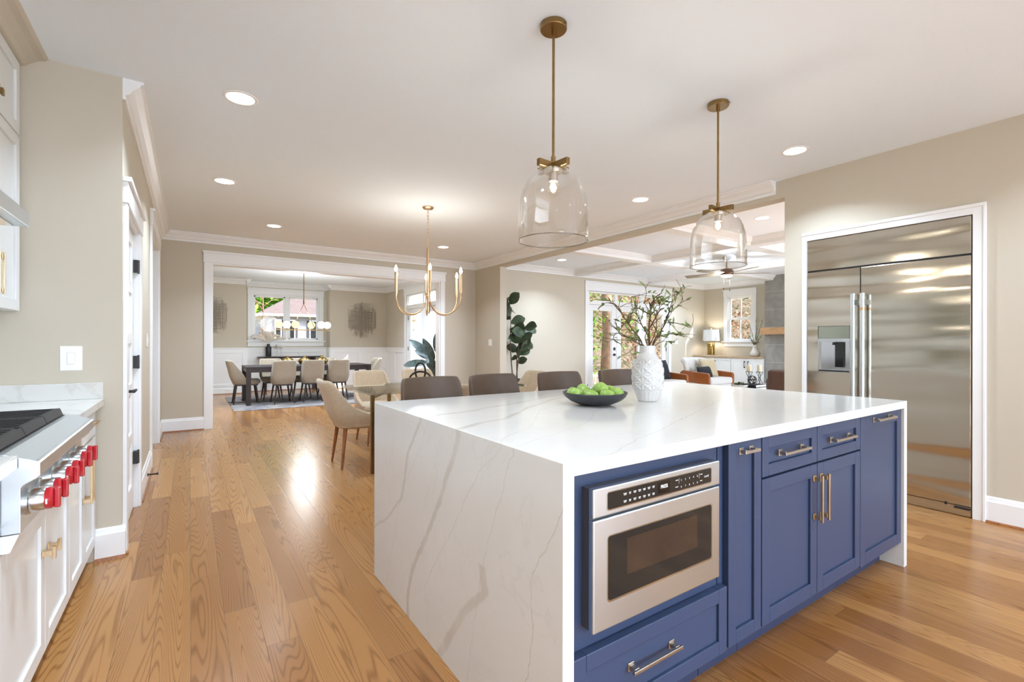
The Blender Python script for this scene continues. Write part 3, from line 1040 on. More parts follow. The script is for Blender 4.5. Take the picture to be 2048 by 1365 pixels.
# wainscot of the dining room
m = MB()
for (a, b, y) in ((-0.32, 1.14, 13.2), (1.14, 3.09, 13.55), (3.09, 4.62, 13.2)):
    m.box(a, y - 0.006, 0.17, b, y, 1.06)
    m.box(a, y - 0.035, 1.075, b, y, 1.10).box(a, y - 0.02, 0.97, b, y, 1.075)
    m.box(a, y - 0.018, 0.17, b, y, 0.24)
    k = max(2, round((b - a) / 0.75))
    for i in range(k + 1):
        u = a + (b - a - 0.09) * i / k
        m.box(u, y - 0.018, 0.24, u + 0.09, y, 0.97)
for (a, b) in ((11.82, 13.2), (8.18, 9.58)):
    m.box(4.614, a, 0.17, 4.62, b, 1.06).box(4.585, a, 1.075, 4.62, b, 1.10).box(4.60, a, 0.97, 4.62, b, 1.075).box(4.602, a, 0.17, 4.62, b, 0.24)
    for i in range(3):
        u = a + (b - a - 0.09) * i / 2
        m.box(4.602, u, 0.24, 4.62, u + 0.09, 0.97)
m.box(3.068, 13.2, 0.17, 3.09, 13.55, 1.10).box(1.14, 13.2, 0.17, 1.162, 13.55, 1.10)
struct('trim_10', m, M_trim, bevel=0.002)

# fireplace breast with its tile face
struct('wall_fireplace', MB().box(10.9, 3.4, 0, 11.35, 5.80, 2.77), M_tile)


# ================================================================== outdoors
struct('ground', MB().box(-40, -30, -0.75, 60, 60, -0.6), M_ground)
struct('bounce_terrace', MB().box(-6, -16, -0.62, 4.715, -3.8, -0.06).box(4.715, -16, -0.62, 15, 0.2, -0.06), plain('pale_bounce_stone', (210, 214, 218), 0.8, var=0.05))  # unseen pale slab added to bounce sunlight up onto the ceilings
# wooded slope behind the garden
sl = MB()
nx, ny = 34, 8
vs, fs = [], []
for j in range(ny):
    for i in range(nx):
        a = i / (nx - 1)
        ang = math.radians(100 - 120 * a)
        R_ = 17 + j * 2.2
        x, y = 9 + R_ * math.cos(ang), 9 + R_ * math.sin(ang)
        if x < 9.5:
            x = 9.5 + (x - 9.5) * 0.2
        vs.append((x, y, -0.62 + 8.5 * (j / (ny - 1)) ** 1.0 + random.uniform(-0.2, 0.2) * (j > 0)))
for j in range(ny - 1):
    for i in range(nx - 1):
        fs.append((j * nx + i, j * nx + i + 1, (j + 1) * nx + i + 1, (j + 1) * nx + i))
sl.add(vs, fs)
struct('ground_slope', sl, M_wood_hill, smooth=True)


def tree(name, label, cat, x, y, h, r, lm, bm, rt=0.14, n=260, ls=0.22, z0=-0.6, crown0=0.35, lean=0.0, group=None, br=7, seed=1):
    rnd = random.Random(seed)
    root = thing(name, label, cat, (x, y, z0), group)
    tb = MB()
    pts = [(x + lean * h * (k / 6) ** 1.5 + rnd.uniform(-1, 1) * 0.05 * h * k / 30, y + rnd.uniform(-1, 1) * 0.03, z0 + h * k / 6) for k in range(7)]
    tb.tube(pts, [rt * (1 - 0.13 * k) for k in range(7)], 8)
    tips = []
    for k in range(br):
        t = rnd.uniform(crown0, 0.95)
        p = Vector(pts[0]).lerp(Vector(pts[-1]), t)
        a = rnd.uniform(0, 2 * PI)
        d = Vector((math.cos(a), math.sin(a), rnd.uniform(0.2, 0.9))) * r * rnd.uniform(0.5, 1.0)
        q = p + d * 0.5 + Vector((0, 0, 0.1 * r))
        e_ = p + d
        tb.tube([p, q, e_], [rt * 0.35, rt * 0.22, rt * 0.08], 5)
        tips += [q, e_]
        for s in range(3):
            f = q.lerp(e_, rnd.random())
            g = f + Vector((rnd.uniform(-1, 1), rnd.uniform(-1, 1), rnd.uniform(-0.2, 1))) * r * 0.35
            tb.tube([f, g], [rt * 0.1, rt * 0.03], 4)
            tips.append(g)
    tb.build('trunk', bm, root, smooth=True)
    if n:
        lb = MB()
        for k in range(n):
            c = rnd.choice(tips) + Vector((rnd.gauss(0, 1), rnd.gauss(0, 1), rnd.gauss(0, 1))) * r * 0.28
            d = Vector((rnd.uniform(-1, 1), rnd.uniform(-1, 1), rnd.uniform(-0.6, 0.8)))
            lb.leaf(c, d, (rnd.uniform(-.5, .5), rnd.uniform(-.5, .5), 1), ls * rnd.uniform(0.7, 1.4), ls * rnd.uniform(0.4, 0.7), n=2)
        lb.build('foliage', lm, root, normals=False)
    return root


# seen through the living room doors
TR = 'garden trees behind the living room doors'
tree('garden_tree', 'thick pale-barked tree trunk outside the left glass pane of the living room doors', 'tree', 10.35, 10.2, 6.5, 1.2, M_tree2, M_bark2, 0.24, 150, 0.16, seed=3, crown0=0.5, group=TR)
tree('garden_shrub', 'yellow-green shrub low in the left glass pane of the living room doors', 'shrub', 9.7, 10.9, 2.6, 1.0, M_tree1, M_bark, 0.06, 420, 0.15, seed=5, crown0=0.1, br=12, group=TR)
tree('garden_tree', 'olive-leaved tree behind the trunk in the left glass pane of the living room doors', 'tree', 11.3, 13.6, 5.4, 1.9, M_tree2, M_bark, 0.12, 520, 0.2, seed=8, crown0=0.15, br=14, group=TR)
tree('garden_tree', 'bright green tree behind the middle pane of the living room doors', 'tree', 12.4, 12.2, 4.6, 1.3, M_tree1, M_bark, 0.1, 460, 0.18, seed=12, crown0=0.35, br=12, group=TR)
tree('garden_tree', 'bare tan tree behind the right pane of the living room doors', 'tree', 14.6, 12.8, 5.4, 2.0, M_tree3, M_bark2, 0.12, 320, 0.15, seed=14, crown0=0.1, br=16, group=TR)
tree('garden_shrub', 'russet shrub low behind the right pane of the living room doors', 'shrub', 13.4, 11.6, 2.2, 1.2, M_tree3, M_bark, 0.05, 420, 0.13, seed=17, crown0=0.1, br=12, group=TR)
tree('garden_tree', 'tall olive tree crown seen in the transom above the living room doors', 'tree', 13.0, 15.2, 7.4, 2.6, M_tree2, M_bark, 0.14, 700, 0.24, seed=41, crown0=0.3, br=18, group=TR)
tree('garden_tree', 'pinkish bare tree crown in the right part of the transom of the living room doors', 'tree', 16.2, 15.4, 7.4, 2.4, M_tree3, M_bark2, 0.14, 480, 0.2, seed=43, crown0=0.25, br=18, group=TR)
# seen through the living room window
TW = 'woods behind the living room window'
tree('woodland_tree', 'brown bare-branched tree in the left half of the living room window', 'tree', 17.6, 10.8, 6.0, 1.4, M_tree3, M_bark, 0.16, 260, 0.13, seed=21, crown0=0.1, br=14, group=TW)
tree('woodland_tree', 'dark evergreen at the upper right of the living room window', 'tree', 18.2, 9.6, 5.0, 1.0, M_tree4, M_bark, 0.12, 300, 0.16, seed=23, crown0=0.5, br=10, group=TW)
tree('woodland_shrub', 'golden brown shrub low in the living room window', 'shrub', 16.6, 9.7, 2.6, 1.1, M_tree3, M_bark2, 0.05, 520, 0.12, seed=27, crown0=0.1, br=14, group=TW)
# seen through the dining window
tree('evergreen_tree', 'bright green tree beside the neighbouring house', 'tree', 4.15, 33.0, 7.6, 2.2, M_tree1, M_bark, 0.2, 4200, 0.40, seed=31, crown0=0.25, br=34)
tree('bare_tree', 'pale bare-branched tree left of the neighbouring house', 'tree', 2.38, 21.0, 4.8, 0.9, M_tree3, M_bark2, 0.05, 40, 0.08, seed=33, crown0=0.1, br=44)
tree('garden_shrub', 'golden shrub below the bare tree in the dining window', 'shrub', 2.1, 24.6, 3.0, 0.8, plain('golden_leaf', (214, 150, 48), 0.7, var=0.2), M_bark, 0.05, 420, 0.12, seed=35, crown0=0.2, br=10)

# low white deck rail outside the living room doors
dr = thing('deck_railing', 'white slatted deck railing outside the living room doors', 'railing', (9.6, 10.0, -0.6))
MB().box(8.6, 9.55, 0.30, 10.9, 9.62, 0.36).box(8.6, 9.55, -0.42, 10.9, 9.62, -0.36).build('rail', M_trim, dr)
for i in range(20):
    MB().box(8.65 + i * 0.115, 9.565, -0.36, 8.69 + i * 0.115, 9.605, 0.30).build('baluster', M_trim, dr)
for x in (8.6, 10.82):
    MB().box(x, 9.54, -0.6, x + 0.09, 9.63, 0.42).build('post', M_trim, dr)

# neighbouring house seen in the dining window
nh = thing('neighbor_house', 'white sided one storey house with pinkish hip roof behind the dining window', 'house', (6.0, 26.0, -0.6))
MB().box(2.95, 24.0, -0.6, 10.0, 30.0, 2.45).build('wall', M_siding, nh)
rf = MB()
e0 = [(2.5, 23.5, 2.42), (10.5, 23.5, 2.42), (10.5, 30.5, 2.42), (2.5, 30.5, 2.42)]
e1 = [(2.5, 23.5, 2.52), (10.5, 23.5, 2.52), (10.5, 30.5, 2.52), (2.5, 30.5, 2.52)]
rf.add(e1 + [(5.6, 27.0, 4.4), (7.6, 27.0, 4.4)], [(0, 1, 5, 4), (1, 2, 5), (2, 3, 4, 5), (3, 0, 4), (3, 2, 1, 0)])
rf.build('roof', M_roofmat, nh)
MB().hexa(e0, e1).build('eave', M_trim, nh)
for (a, b) in ((3.22, 3.45), (3.72, 4.03), (4.70, 5.01)):
    wf = MB().box(a - 0.03, 23.94, 1.36, b + 0.03, 24.0, 2.28).build('window', M_trim, nh)
    MB().box(a + 0.02, 23.93, 1.42, b - 0.02, 23.955, 2.22).build('pane', M_blackglass, wf)
for a in (3.09, 3.47, 3.60, 4.05, 4.56, 5.03):
    MB().box(a, 23.95, 1.38, a + 0.11, 24.0, 2.26).build('shutter', M_shutter, nh)
# bright sided garage seen through the dining room door
ng = thing('garage', 'brightly sunlit white sided building outside the dining room door', 'building', (8.5, 15.5, -0.6))
MB().box(5.4, 15.5, -0.6, 10.2, 19.0, 3.2).build('wall', M_siding2, ng)
MB().prism([(5.1, 3.2), (10.5, 3.2), (7.8, 4.6)], 'y', 15.5, 19.3).build('roof', M_roofmat, ng)
lt = thing('wall_lantern', 'brass framed lantern on the white sided building outside the dining room door', 'lantern', (6.4, 15.5, 1.7))
m = MB()
for a in (-1, 1):
    for b in (-1, 1):
        m.box(6.4 + a * 0.07 - 0.008, 15.38 + b * 0.07 - 0.008, 1.72, 6.4 + a * 0.07 + 0.008, 15.38 + b * 0.07 + 0.008, 2.02)
m.box(6.31, 15.29, 1.70, 6.49, 15.47, 1.72).box(6.31, 15.29, 2.02, 6.49, 15.47, 2.05)
m.box(6.385, 15.37, 2.09, 6.415, 15.5, 2.11).box(6.39, 15.37, 2.05, 6.41, 15.39, 2.09).box(6.34, 15.485, 1.98, 6.46, 15.5, 2.2)
m.build('frame', M_gold, lt)
MB().box(6.34, 15.32, 1.72, 6.46, 15.44, 2.02).build('glass', M_pane, lt)
# ================================================================== the kitchen island
def pull(xf, u0, z0, u1, z1, face, out, mat, parent, th=0.011, n='handle'):
    """square bar pull between two points on a front; 'out' is the signed stand-off"""
    m = MB(xf)
    fa, fb = sorted((face + out * 0.72, face + out))
    if abs(u1 - u0) > abs(z1 - z0):
        m.box(u0 - 0.012, fa, z0 - th / 2, u1 + 0.012, fb, z0 + th / 2)
        for u in (u0 + 0.006, u1 - 0.006):
            a, b = sorted((face, face + out * 0.8))
            m.box(u - 0.009, a, z0 - 0.007, u + 0.009, b, z0 + 0.007)
            a, b = sorted((face, face + out * 0.12))
            m.box(u - 0.013, a, z0 - 0.013, u + 0.013, b, z0 + 0.013)
    else:
        m.box(u0 - th / 2, fa, z0 - 0.012, u0 + th / 2, fb, z1 + 0.012)
        for z in (z0 + 0.006, z1 - 0.006):
            a, b = sorted((face, face + out * 0.8))
            m.box(u0 - 0.007, a, z - 0.009, u0 + 0.007, b, z + 0.009)
            a, b = sorted((face, face + out * 0.12))
            m.box(u0 - 0.013, a, z - 0.013, u0 + 0.013, b, z + 0.013)
    return m.build(n, mat, parent, bevel=0.0015)


IX0, IX1, IY0, IY1 = 0.813, 3.295, 0.962, 2.507
m = MB()
tk = 0.040
m.prism([(IX0, 0.0), (IX0 + tk, 0.0), (IX0 + tk, 0.915 - tk), (IX1 - tk, 0.915 - tk), (IX1 - tk, 0.0), (IX1, 0.0), (IX1, 0.915), (IX0, 0.915)], 'y', IY0, IY1)
ct = m.build('island_countertop', M_quartz, bevel=0.002)
tag(ct, 'white veined quartz waterfall countertop of the blue kitchen island', 'countertop')

FY = 0.975         # door faces of the island
XI0, XI1 = IX0 + tk + 0.001, IX1 - tk - 0.001
YB = 2.12          # back of the cabinets, the top overhangs beyond for the stools


def unit(name, label, x0, x1, yf):
    r = thing(name, label, 'cabinet', ((x0 + x1) / 2, 1.5, 0), 'base cabinets of the blue island')
    MB().box(x0, yf, 0.115, x1, YB, 0.874).build('body', M_blue, r, bevel=0.001)
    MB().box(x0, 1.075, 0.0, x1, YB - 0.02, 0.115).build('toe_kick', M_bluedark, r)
    return r


# microwave unit
u1 = unit('base_cabinet', 'blue island cabinet with the built-in microwave over one deep drawer', XI0, 1.558, 1.0)
dw = MB(facing_my).shaker(XI0 + 0.004, 1.578, 0.142, 0.372, 1.0, FY - 0.004, 0.048, 0.009).build('drawer', M_blue, u1, bevel=0.0025)
pull(facing_my, 1.085, 0.268, 1.285, 0.268, FY + 0.005, -0.034, M_pulln, dw)

# microwave drawer
mw = thing('microwave_oven', 'stainless steel drawer microwave set into the blue island', 'microwave', (1.21, 0.98, 0.432))
mx0, mx1, my0 = 0.912, 1.502, 0.952
MB().box(mx0 + 0.002, my0 + 0.018, 0.437, mx1 - 0.002, 0.999, 0.829).build('body', plain('darkened_steel_housing', (92, 91, 96), 0.35, 0.4), mw)  # steel sides coloured dark, standing in for their dark reflection


def rrect(x0, z0, x1, z1, r, n=6):
    out = []
    for cx, cz, a0 in ((x1 - r, z1 - r, 0), (x0 + r, z1 - r, 90), (x0 + r, z0 + r, 180), (x1 - r, z0 + r, 270)):
        for k in range(n + 1):
            a = math.radians(a0 + 90 * k / n)
            out.append((cx + r * math.cos(a), cz + r * math.sin(a)))
    return out


gx0, gx1, gz0, gz1 = 0.967, 1.450, 0.767, 0.814
MB().box(mx0, my0, 0.750, mx1, my0 + 0.02, 0.831).build('control_fascia', M_steel, mw, bevel=0.004, seg=3)
MB().prism(rrect(gx0 - 0.003, gz0 - 0.004, gx1 + 0.004, gz1 + 0.003, 0.008), 'y', my0 - 0.0008, my0 + 0.01).build('panel_bezel', M_chrome, mw)
cg = MB().prism(rrect(gx0, gz0, gx1, gz1, 0.006), 'y', my0 - 0.0016, my0 + 0.01).build('control_panel', M_blackglass, mw)
MB().box(1.180, my0 - 0.0022, 0.774, 1.234, my0, 0.808).build('display', M_lcdbg, cg)


def text(name, s, x, y, z, size, m, parent, xf='my', ext=0.0002, align='CENTER', sx=1.0, sp=1.0):
    cu = bpy.data.curves.new(name, 'FONT')
    cu.body = s
    cu.size = size
    cu.extrude = ext
    cu.align_x = align
    cu.align_y = 'CENTER'
    cu.space_character = sp
    cu.materials.append(m)
    o = bpy.data.objects.new(name, cu)
    COL.objects.link(o)
    o.location = Vector((x, y, z)) - Vector(ORG.get(parent.name, (0, 0, 0)))
    o.rotation_euler = (PI / 2, 0, 0) if xf == 'my' else (PI / 2, 0, PI / 2)
    o.scale = (sx, 1, 1)
    bpy.context.view_layer.update()
    me = bpy.data.meshes.new_from_object(o.evaluated_get(bpy.context.evaluated_depsgraph_get()))
    q = bpy.data.objects.new(name, me)
    COL.objects.link(q)
    q.parent, q.location, q.rotation_euler, q.scale = parent, o.location, o.rotation_euler, o.scale
    bpy.data.objects.remove(o)
    return q


yt = my0 - 0.0020
text('display_digits', 'PRESS', 1.207, my0 - 0.0026, 0.793, 0.0150, E_lcd, cg, sx=0.8, sp=1.1)
text('brand_lettering', 'CAF\u00c9', 1.4235, yt, 0.790, 0.0085, M_mark, cg, sp=1.3)
for i in range(5):
    for s_, z in ((str(i + 1), 0.7985), (str((i + 6) % 10), 0.7775)):
        text('keypad_digit', s_, 1.2905 + i * 0.0208, yt, z, 0.0078, M_mark, cg)
rk = random.Random(2)
for cx in [1.035 + i * 0.0205 for i in range(7)] + [1.2685, 1.3945]:
    for z in (0.7995, 0.7785):
        wv = rk.uniform(0.0085, 0.013)
        kb = MB().box(cx - wv / 2, yt, z + 0.0008, cx + wv / 2, yt + 0.0004, z + 0.0026)
        if cx < 1.2:
            kb.box(cx - wv * 0.38, yt, z - 0.0028, cx + wv * 0.38, yt + 0.0004, z - 0.0012)
        kb.build('button_label', M_mark, cg)
for cx in (1.2785, 1.3835):
    MB().box(cx, yt, 0.790, cx + 0.0006, yt + 0.0004, 0.806).build('divider_line', M_mark, cg)
wx0, wx1, wz0, wz1 = 0.969, 1.452, 0.512, 0.691
dor = MB().box(mx0, my0, 0.433, mx1, my0 + 0.02, 0.744).build('door', M_steel, mw, bevel=0.004, seg=3)
MB().prism(rrect(wx0 - 0.004, wz0 - 0.006, wx1 + 0.006, wz1 + 0.004, 0.012), 'y', my0 - 0.0008, my0 + 0.01).build('window_bezel', M_chrome, dor)
MB().prism(rrect(wx0, wz0, wx1, wz1, 0.009), 'y', my0 - 0.0016, my0 + 0.01).build('door_glass', M_blackglass, dor)
MB().prism(rrect(1.042, 0.566, 1.374, 0.671, 0.003), 'y', my0 - 0.0021, my0).build('viewing_window', M_smoke, dor)

# narrow pull-out
u2 = unit('base_cabinet', 'narrow tall blue island cabinet door beside the microwave', 1.562, 1.813, 0.999)
nd = MB(facing_my).shaker(1.594, 1.811, 0.143, 0.872, 0.999, FY, 0.048, 0.010).build('door', M_blue, u2, bevel=0.0025)
pull(facing_my, 1.665, 0.838, 1.742, 0.838, FY, -0.030, M_pulln, nd)
# two drawers over two doors
u3 = unit('base_cabinet', 'blue island cabinet with two small drawers above a pair of doors', 1.816, 2.714, 0.999)
for (a, b, ha, hb) in ((1.819, 2.264, 1.942, 2.130), (2.269, 2.712, 2.392, 2.580)):
    d_ = MB(facing_my).shaker(a, b, 0.716, 0.872, 0.999, FY, 0.046, 0.010).build('drawer', M_blue, u3, bevel=0.0025)
    pull(facing_my, ha, 0.798, hb, 0.798, FY, -0.034, M_pulln, d_)
for (a, b, hx) in ((1.819, 2.264, 2.236), (2.269, 2.712, 2.297)):
    d_ = MB(facing_my).shaker(a, b, 0.143, 0.708, 0.999, FY, 0.056, 0.010).build('door', M_blue, u3, bevel=0.0025)
    pull(facing_my, hx, 0.478, hx, 0.655, FY, -0.038, M_pull, d_)
# end pull-out
u4 = unit('base_cabinet', 'tall blue island cabinet door with one top pull at the end nearest the refrigerator', 2.716, XI1, 0.999)
d_ = MB(facing_my).shaker(2.717, XI1 - 0.002, 0.133, 0.872, 0.999, FY, 0.060, 0.010).build('door', M_blue, u4, bevel=0.0025)
pull(facing_my, 2.868, 0.846, 3.078, 0.846, FY, -0.034, M_pulln, d_)

# ================================================================== things on the island
bowl = MB().lathe([(0.001, 0.0), (0.055, 0.0), (0.085, 0.004), (0.125, 0.020), (0.155, 0.042), (0.166, 0.062), (0.164, 0.066), (0.158, 0.062), (0.146, 0.044), (0.118, 0.025), (0.08, 0.011), (0.001, 0.008)], (1.731, 1.797, 0.9155), 48)
bo = bowl.build('fruit_bowl', M_bowl, smooth=True, autosm=50)
tag(bo, 'wide shallow charcoal ceramic bowl of green apples on the island', 'bowl')


def apple_mb():
    def fn(a, t, z):
        return 0.0012 * math.sin(5 * a)
    pr = []
    for k in range(19):
        th = PI * k / 18
        r = 0.038 * math.sin(th) ** 0.92 if 0 < k < 18 else 1e-4
        z = -0.034 * math.cos(th)
        if k > 13:
            z -= 0.012 * ((k - 13) / 5) ** 2
        if k < 4:
            z += 0.006 * ((4 - k) / 4) ** 2
        pr.append((r, z))
    return MB().lathe(pr, (0, 0, 0), 24, fn)


ap0 = thing('apple', 'green apple', 'fruit', (0, 0, 0), 'green apples in the bowl')
apple_mb().build('skin', M_apple, ap0, smooth=True)
MB().tube([(0, 0, 0.018), (0.001, 0.001, 0.03), (0.003, 0.002, 0.038)], [0.0018, 0.0014, 0.0016], 6).build('stem', M_twig, ap0)
# camera-side directions across the bowl
cr_, cf_ = Vector((math.cos(T), -math.sin(T), 0)), Vector((math.sin(T), math.cos(T), 0))
AP = [(-0.107, -0.02, 0.060, 0.3, 1.0, 'leftmost green apple, at the left rim of the bowl'),
      (-0.045, 0.075, 0.066, 1.2, 1.0, 'green apple at the back left of the bowl, stem dimple showing'),
      (-0.028, -0.055, 0.052, 0.8, 1.0, 'green apple lying at the front middle of the bowl'),
      (0.035, 0.028, 0.074, 2.0, 1.05, 'topmost green apple near the middle of the bowl'),
      (0.052, -0.062, 0.056, 0.5, 0.95, 'green apple at the front, just right of the middle of the bowl'),
      (0.088, 0.06, 0.058, 2.4, 0.95, 'green apple at the back right of the bowl'),
      (0.115, -0.012, 0.058, 1.5, 0.92, 'rightmost green apple, at the right rim of the bowl')]
for i, (a, b, z, rt, sc, lab) in enumerate(AP):
    o = ap0 if i == 0 else copy_tree(ap0)
    p = Vector((1.731, 1.797, 0.9155)) + cr_ * a + cf_ * b
    o.location = (p.x, p.y, 0.9155 + z - 0.004)
    o.rotation_euler = (rt * 0.5, 0.35 * math.sin(rt * 3), rt)
    o.scale = (sc * 1.1, sc * 1.1, sc * 1.1)
    o['label'] = lab

# faceted vase
VX, VY = 2.082, 1.75
VZ = 0.9155
prof = []
ctl = [(0.0, 0.052), (0.004, 0.056), (0.03, 0.066), (0.06, 0.078), (0.09, 0.085), (0.14, 0.088), (0.18, 0.086), (0.205, 0.079), (0.23, 0.067), (0.25, 0.054), (0.265, 0.047), (0.30, 0.0455), (0.303, 0.044)]
NZ = 130
for k in range(NZ + 1):
    z = 0.303 * k / NZ
    for (za, ra), (zb, rb) in zip([(q, s * 0.92) for q, s in ctl], [(q, s * 0.92) for q, s in ctl[1:]]):
        if za <= z <= zb:
            t_ = (z - za) / (zb - za)
            prof.append((ra + (rb - ra) * t_, z))
            break


def facets(a, t, z):
    n = 9
    u = a / (2 * PI) * n
    fu = u - math.floor(u)
    if 0.058 < z < 0.236:
        v = (z - 0.058) / 0.0445
        fv = v - math.floor(v)
        d = min(fu, 1 - fu, abs(fu - fv) * 0.7, abs(fu + fv - 1) * 0.7, fv, 1 - fv)
        r = 0.0048 * max(0.0, 1 - d / 0.14)
        r += 0.003 * (1 - max(abs(fu - .5), abs(fv - .5)) * 2)
        return r * min(1, (z - 0.058) / 0.01, (0.236 - z) / 0.012)
    return 0.0018 * abs(math.sin(a * n / 1.0)) * (1 if z < 0.06 else 0.35)


vz = thing('vase', 'white faceted ceramic vase with leafy twigs on the island', 'vase', (VX, VY, VZ))
inner = [(0.040, 0.300), (0.041, 0.26), (0.06, 0.22), (0.07, 0.15), (0.001, 0.02)]
MB().lathe([(0.001, 0.0)] + prof, (VX, VY, VZ), 180, facets).lathe([(prof[-1][0], 0.303)] + inner, (VX, VY, VZ), 48).build('body', M_vase, vz, smooth=True, autosm=60)

# twigs in the vase: drawn in the plane across the view, with depth of their own
tw = thing('leafy_branches', 'brown twigs with small sage leaves standing in the white vase', 'branches', (VX, VY, VZ + 0.2))
rt_ = random.Random(5)
tb, lb = MB(), MB()


def P(a, z, b=0.0):
    a = a * 0.84 if a > 0 else a
    z = z if z < 0.3 else 0.3 + (z - 0.3) * 0.93
    return Vector((VX, VY, VZ)) + cr_ * a + cf_ * b + Vector((0, 0, z))


def smoothpts(pts, n=5):
    out = []
    for i in range(len(pts) - 1):
        p0 = pts[max(0, i - 1)]
        p1, p2 = pts[i], pts[i + 1]
        p3 = pts[min(len(pts) - 1, i + 2)]
        for k in range(n):
            t = k / n
            out.append(0.5 * ((2 * p1) + (p2 - p0) * t + (2 * p0 - 5 * p1 + 4 * p2 - p3) * t * t + (3 * p1 - p0 - 3 * p2 + p3) * t ** 3))
    out.append(pts[-1])
    return out


def twig(pts, r0, r1, leaves=0, sub=0, lsz=0.035):
    sp = smoothpts(pts)
    n = len(sp)
    tb.tube(sp, [r0 + (r1 - r0) * i / (n - 1) for i in range(n)], 6)
    for k in range(int(leaves * 0.7)):
        i = rt_.randint(n // 4, n - 2)
        d = (sp[i + 1] - sp[i]).normalized()
        s = Vector((rt_.uniform(-1, 1), rt_.uniform(-1, 1), rt_.uniform(-0.3, 1.0)))
        lb.leaf(sp[i], d * 0.5 + s, (rt_.uniform(-1, 1), rt_.uniform(-1, 1), 1), lsz * rt_.uniform(0.7, 1.35), lsz * rt_.uniform(0.28, 0.5), curl=0.2, n=4)
    for k in range(int(sub * 0.8 + 0.5)):
        i = rt_.randint(n // 3, n - 2)
        a = sp[i]
        d = Vector((rt_.uniform(-1, 1), rt_.uniform(-1, 1), rt_.uniform(-0.2, 1)))
        d = (d + (sp[i + 1] - sp[i]).normalized()).normalized()
        L = rt_.uniform(0.04, 0.09)
        side = Vector((rt_.uniform(-1, 1), rt_.uniform(-1, 1), rt_.uniform(-1, 1))) * 0.03
        q = [a, a + d * L * 0.4 + side * 0.5, a + d * L * 0.8 + side, a + d * L + side * 1.8]
        qq = smoothpts(q, 4)
        tb.tube(qq, [r1 * 1.2 + 0.0006 - (r1 * 0.8) * j / (len(qq) - 1) for j in range(len(qq))], 5)
        for _ in range(2):
            j = rt_.randint(2, len(qq) - 2)
            s = Vector((rt_.uniform(-1, 1), rt_.uniform(-1, 1), rt_.uniform(-0.3, 1.0)))
            lb.leaf(qq[j], d * 0.6 + s, (rt_.uniform(-1, 1), rt_.uniform(-1, 1), 1), lsz * rt_.uniform(0.6, 1.2), lsz * rt_.uniform(0.28, 0.5), curl=0.2, n=4)


twig([P(0.005, 0.10), P(0.01, 0.30), P(0.012, 0.42, 0.01), P(0.02, 0.50, 0.0), P(0.018, 0.56, 0.02)], 0.006, 0.0035, 6, 6)
twig([P(0.012, 0.50), P(-0.01, 0.56, 0.02), P(0.0, 0.61, 0.03), P(-0.004, 0.655, 0.03)], 0.0025, 0.0012, 1, 0)
lb.leaf(P(-0.004, 0.65, 0.03), (-0.5, 0.3, 0.8), (0, -1, 0.4), 0.055, 0.018, n=4)
twig([P(-0.004, 0.64, 0.03), P(0.004, 0.665, 0.02), P(0.014, 0.678, 0.01), P(0.022, 0.675, 0.0)], 0.0014, 0.0008, 0, 0)
twig([P(-0.01, 0.12), P(-0.03, 0.31), P(-0.08, 0.40, 0.02), P(-0.13, 0.47, 0.0), P(-0.163, 0.525, -0.02)], 0.0045, 0.003, 5, 5)
twig([P(-0.163, 0.525, -0.02), P(-0.19, 0.545, -0.02), P(-0.235, 0.553, -0.03), P(-0.262, 0.53, -0.04)], 0.0024, 0.0011, 3, 1)
twig([P(-0.163, 0.525, -0.02), P(-0.20, 0.565, 0.0), P(-0.245, 0.575, 0.02)], 0.002, 0.0009, 4, 1)
twig([P(-0.163, 0.525, -0.02), P(-0.155, 0.56, 0.0), P(-0.142, 0.585, 0.0)], 0.002, 0.0009, 2, 0)
twig([P(-0.155, 0.53, -0.02), P(-0.11, 0.55, -0.03), P(-0.07, 0.52, -0.04), P(-0.055, 0.46, -0.04)], 0.0018, 0.0009, 3, 1)
twig([P(0.0, 0.14), P(-0.04, 0.32, 0.02), P(-0.06, 0.34, 0.03), P(-0.14, 0.37, 0.05), P(-0.16, 0.44, 0.06)], 0.004, 0.0016, 8, 6)
twig([P(-0.03, 0.30), P(-0.10, 0.34, -0.05), P(-0.17, 0.375, -0.07), P(-0.20, 0.36, -0.07), P(-0.195, 0.33, -0.06), P(-0.16, 0.315, -0.05)], 0.003, 0.0011, 9, 3)
twig([P(-0.03, 0.305), P(-0.09, 0.33, -0.05), P(-0.16, 0.335, -0.06), P(-0.21, 0.335, -0.05), P(-0.245, 0.30, -0.04)], 0.0025, 0.001, 8, 2)
twig([P(-0.02, 0.305), P(-0.06, 0.31, -0.06), P(-0.11, 0.28, -0.08), P(-0.105, 0.255, -0.08), P(-0.08, 0.262, -0.08)], 0.0022, 0.001, 7, 1)
twig([P(0.0, 0.15), P(0.02, 0.33, 0.03), P(-0.02, 0.43, 0.05), P(-0.055, 0.52, 0.05), P(-0.05, 0.56, 0.05)], 0.004, 0.0016, 6, 5)
twig([P(-0.03, 0.46, 0.05), P(-0.075, 0.53, 0.03), P(-0.085, 0.59, 0.02), P(-0.06, 0.60, 0.02)], 0.0016, 0.0009, 2, 1)
twig([P(0.01, 0.12), P(0.035, 0.31), P(0.10, 0.40, 0.02), P(0.135, 0.46, 0.02), P(0.15, 0.54, 0.0)], 0.005, 0.0024, 9, 9)
twig([P(0.13, 0.45, 0.02), P(0.165, 0.50, 0.03), P(0.175, 0.57, 0.02), P(0.205, 0.61, 0.02)], 0.0024, 0.001, 6, 4)
twig([P(0.15, 0.53, 0.0), P(0.17, 0.555, -0.02), P(0.165, 0.585, -0.03), P(0.15, 0.60, -0.03), P(0.12, 0.592, -0.03)], 0.0018, 0.0008, 3, 1)
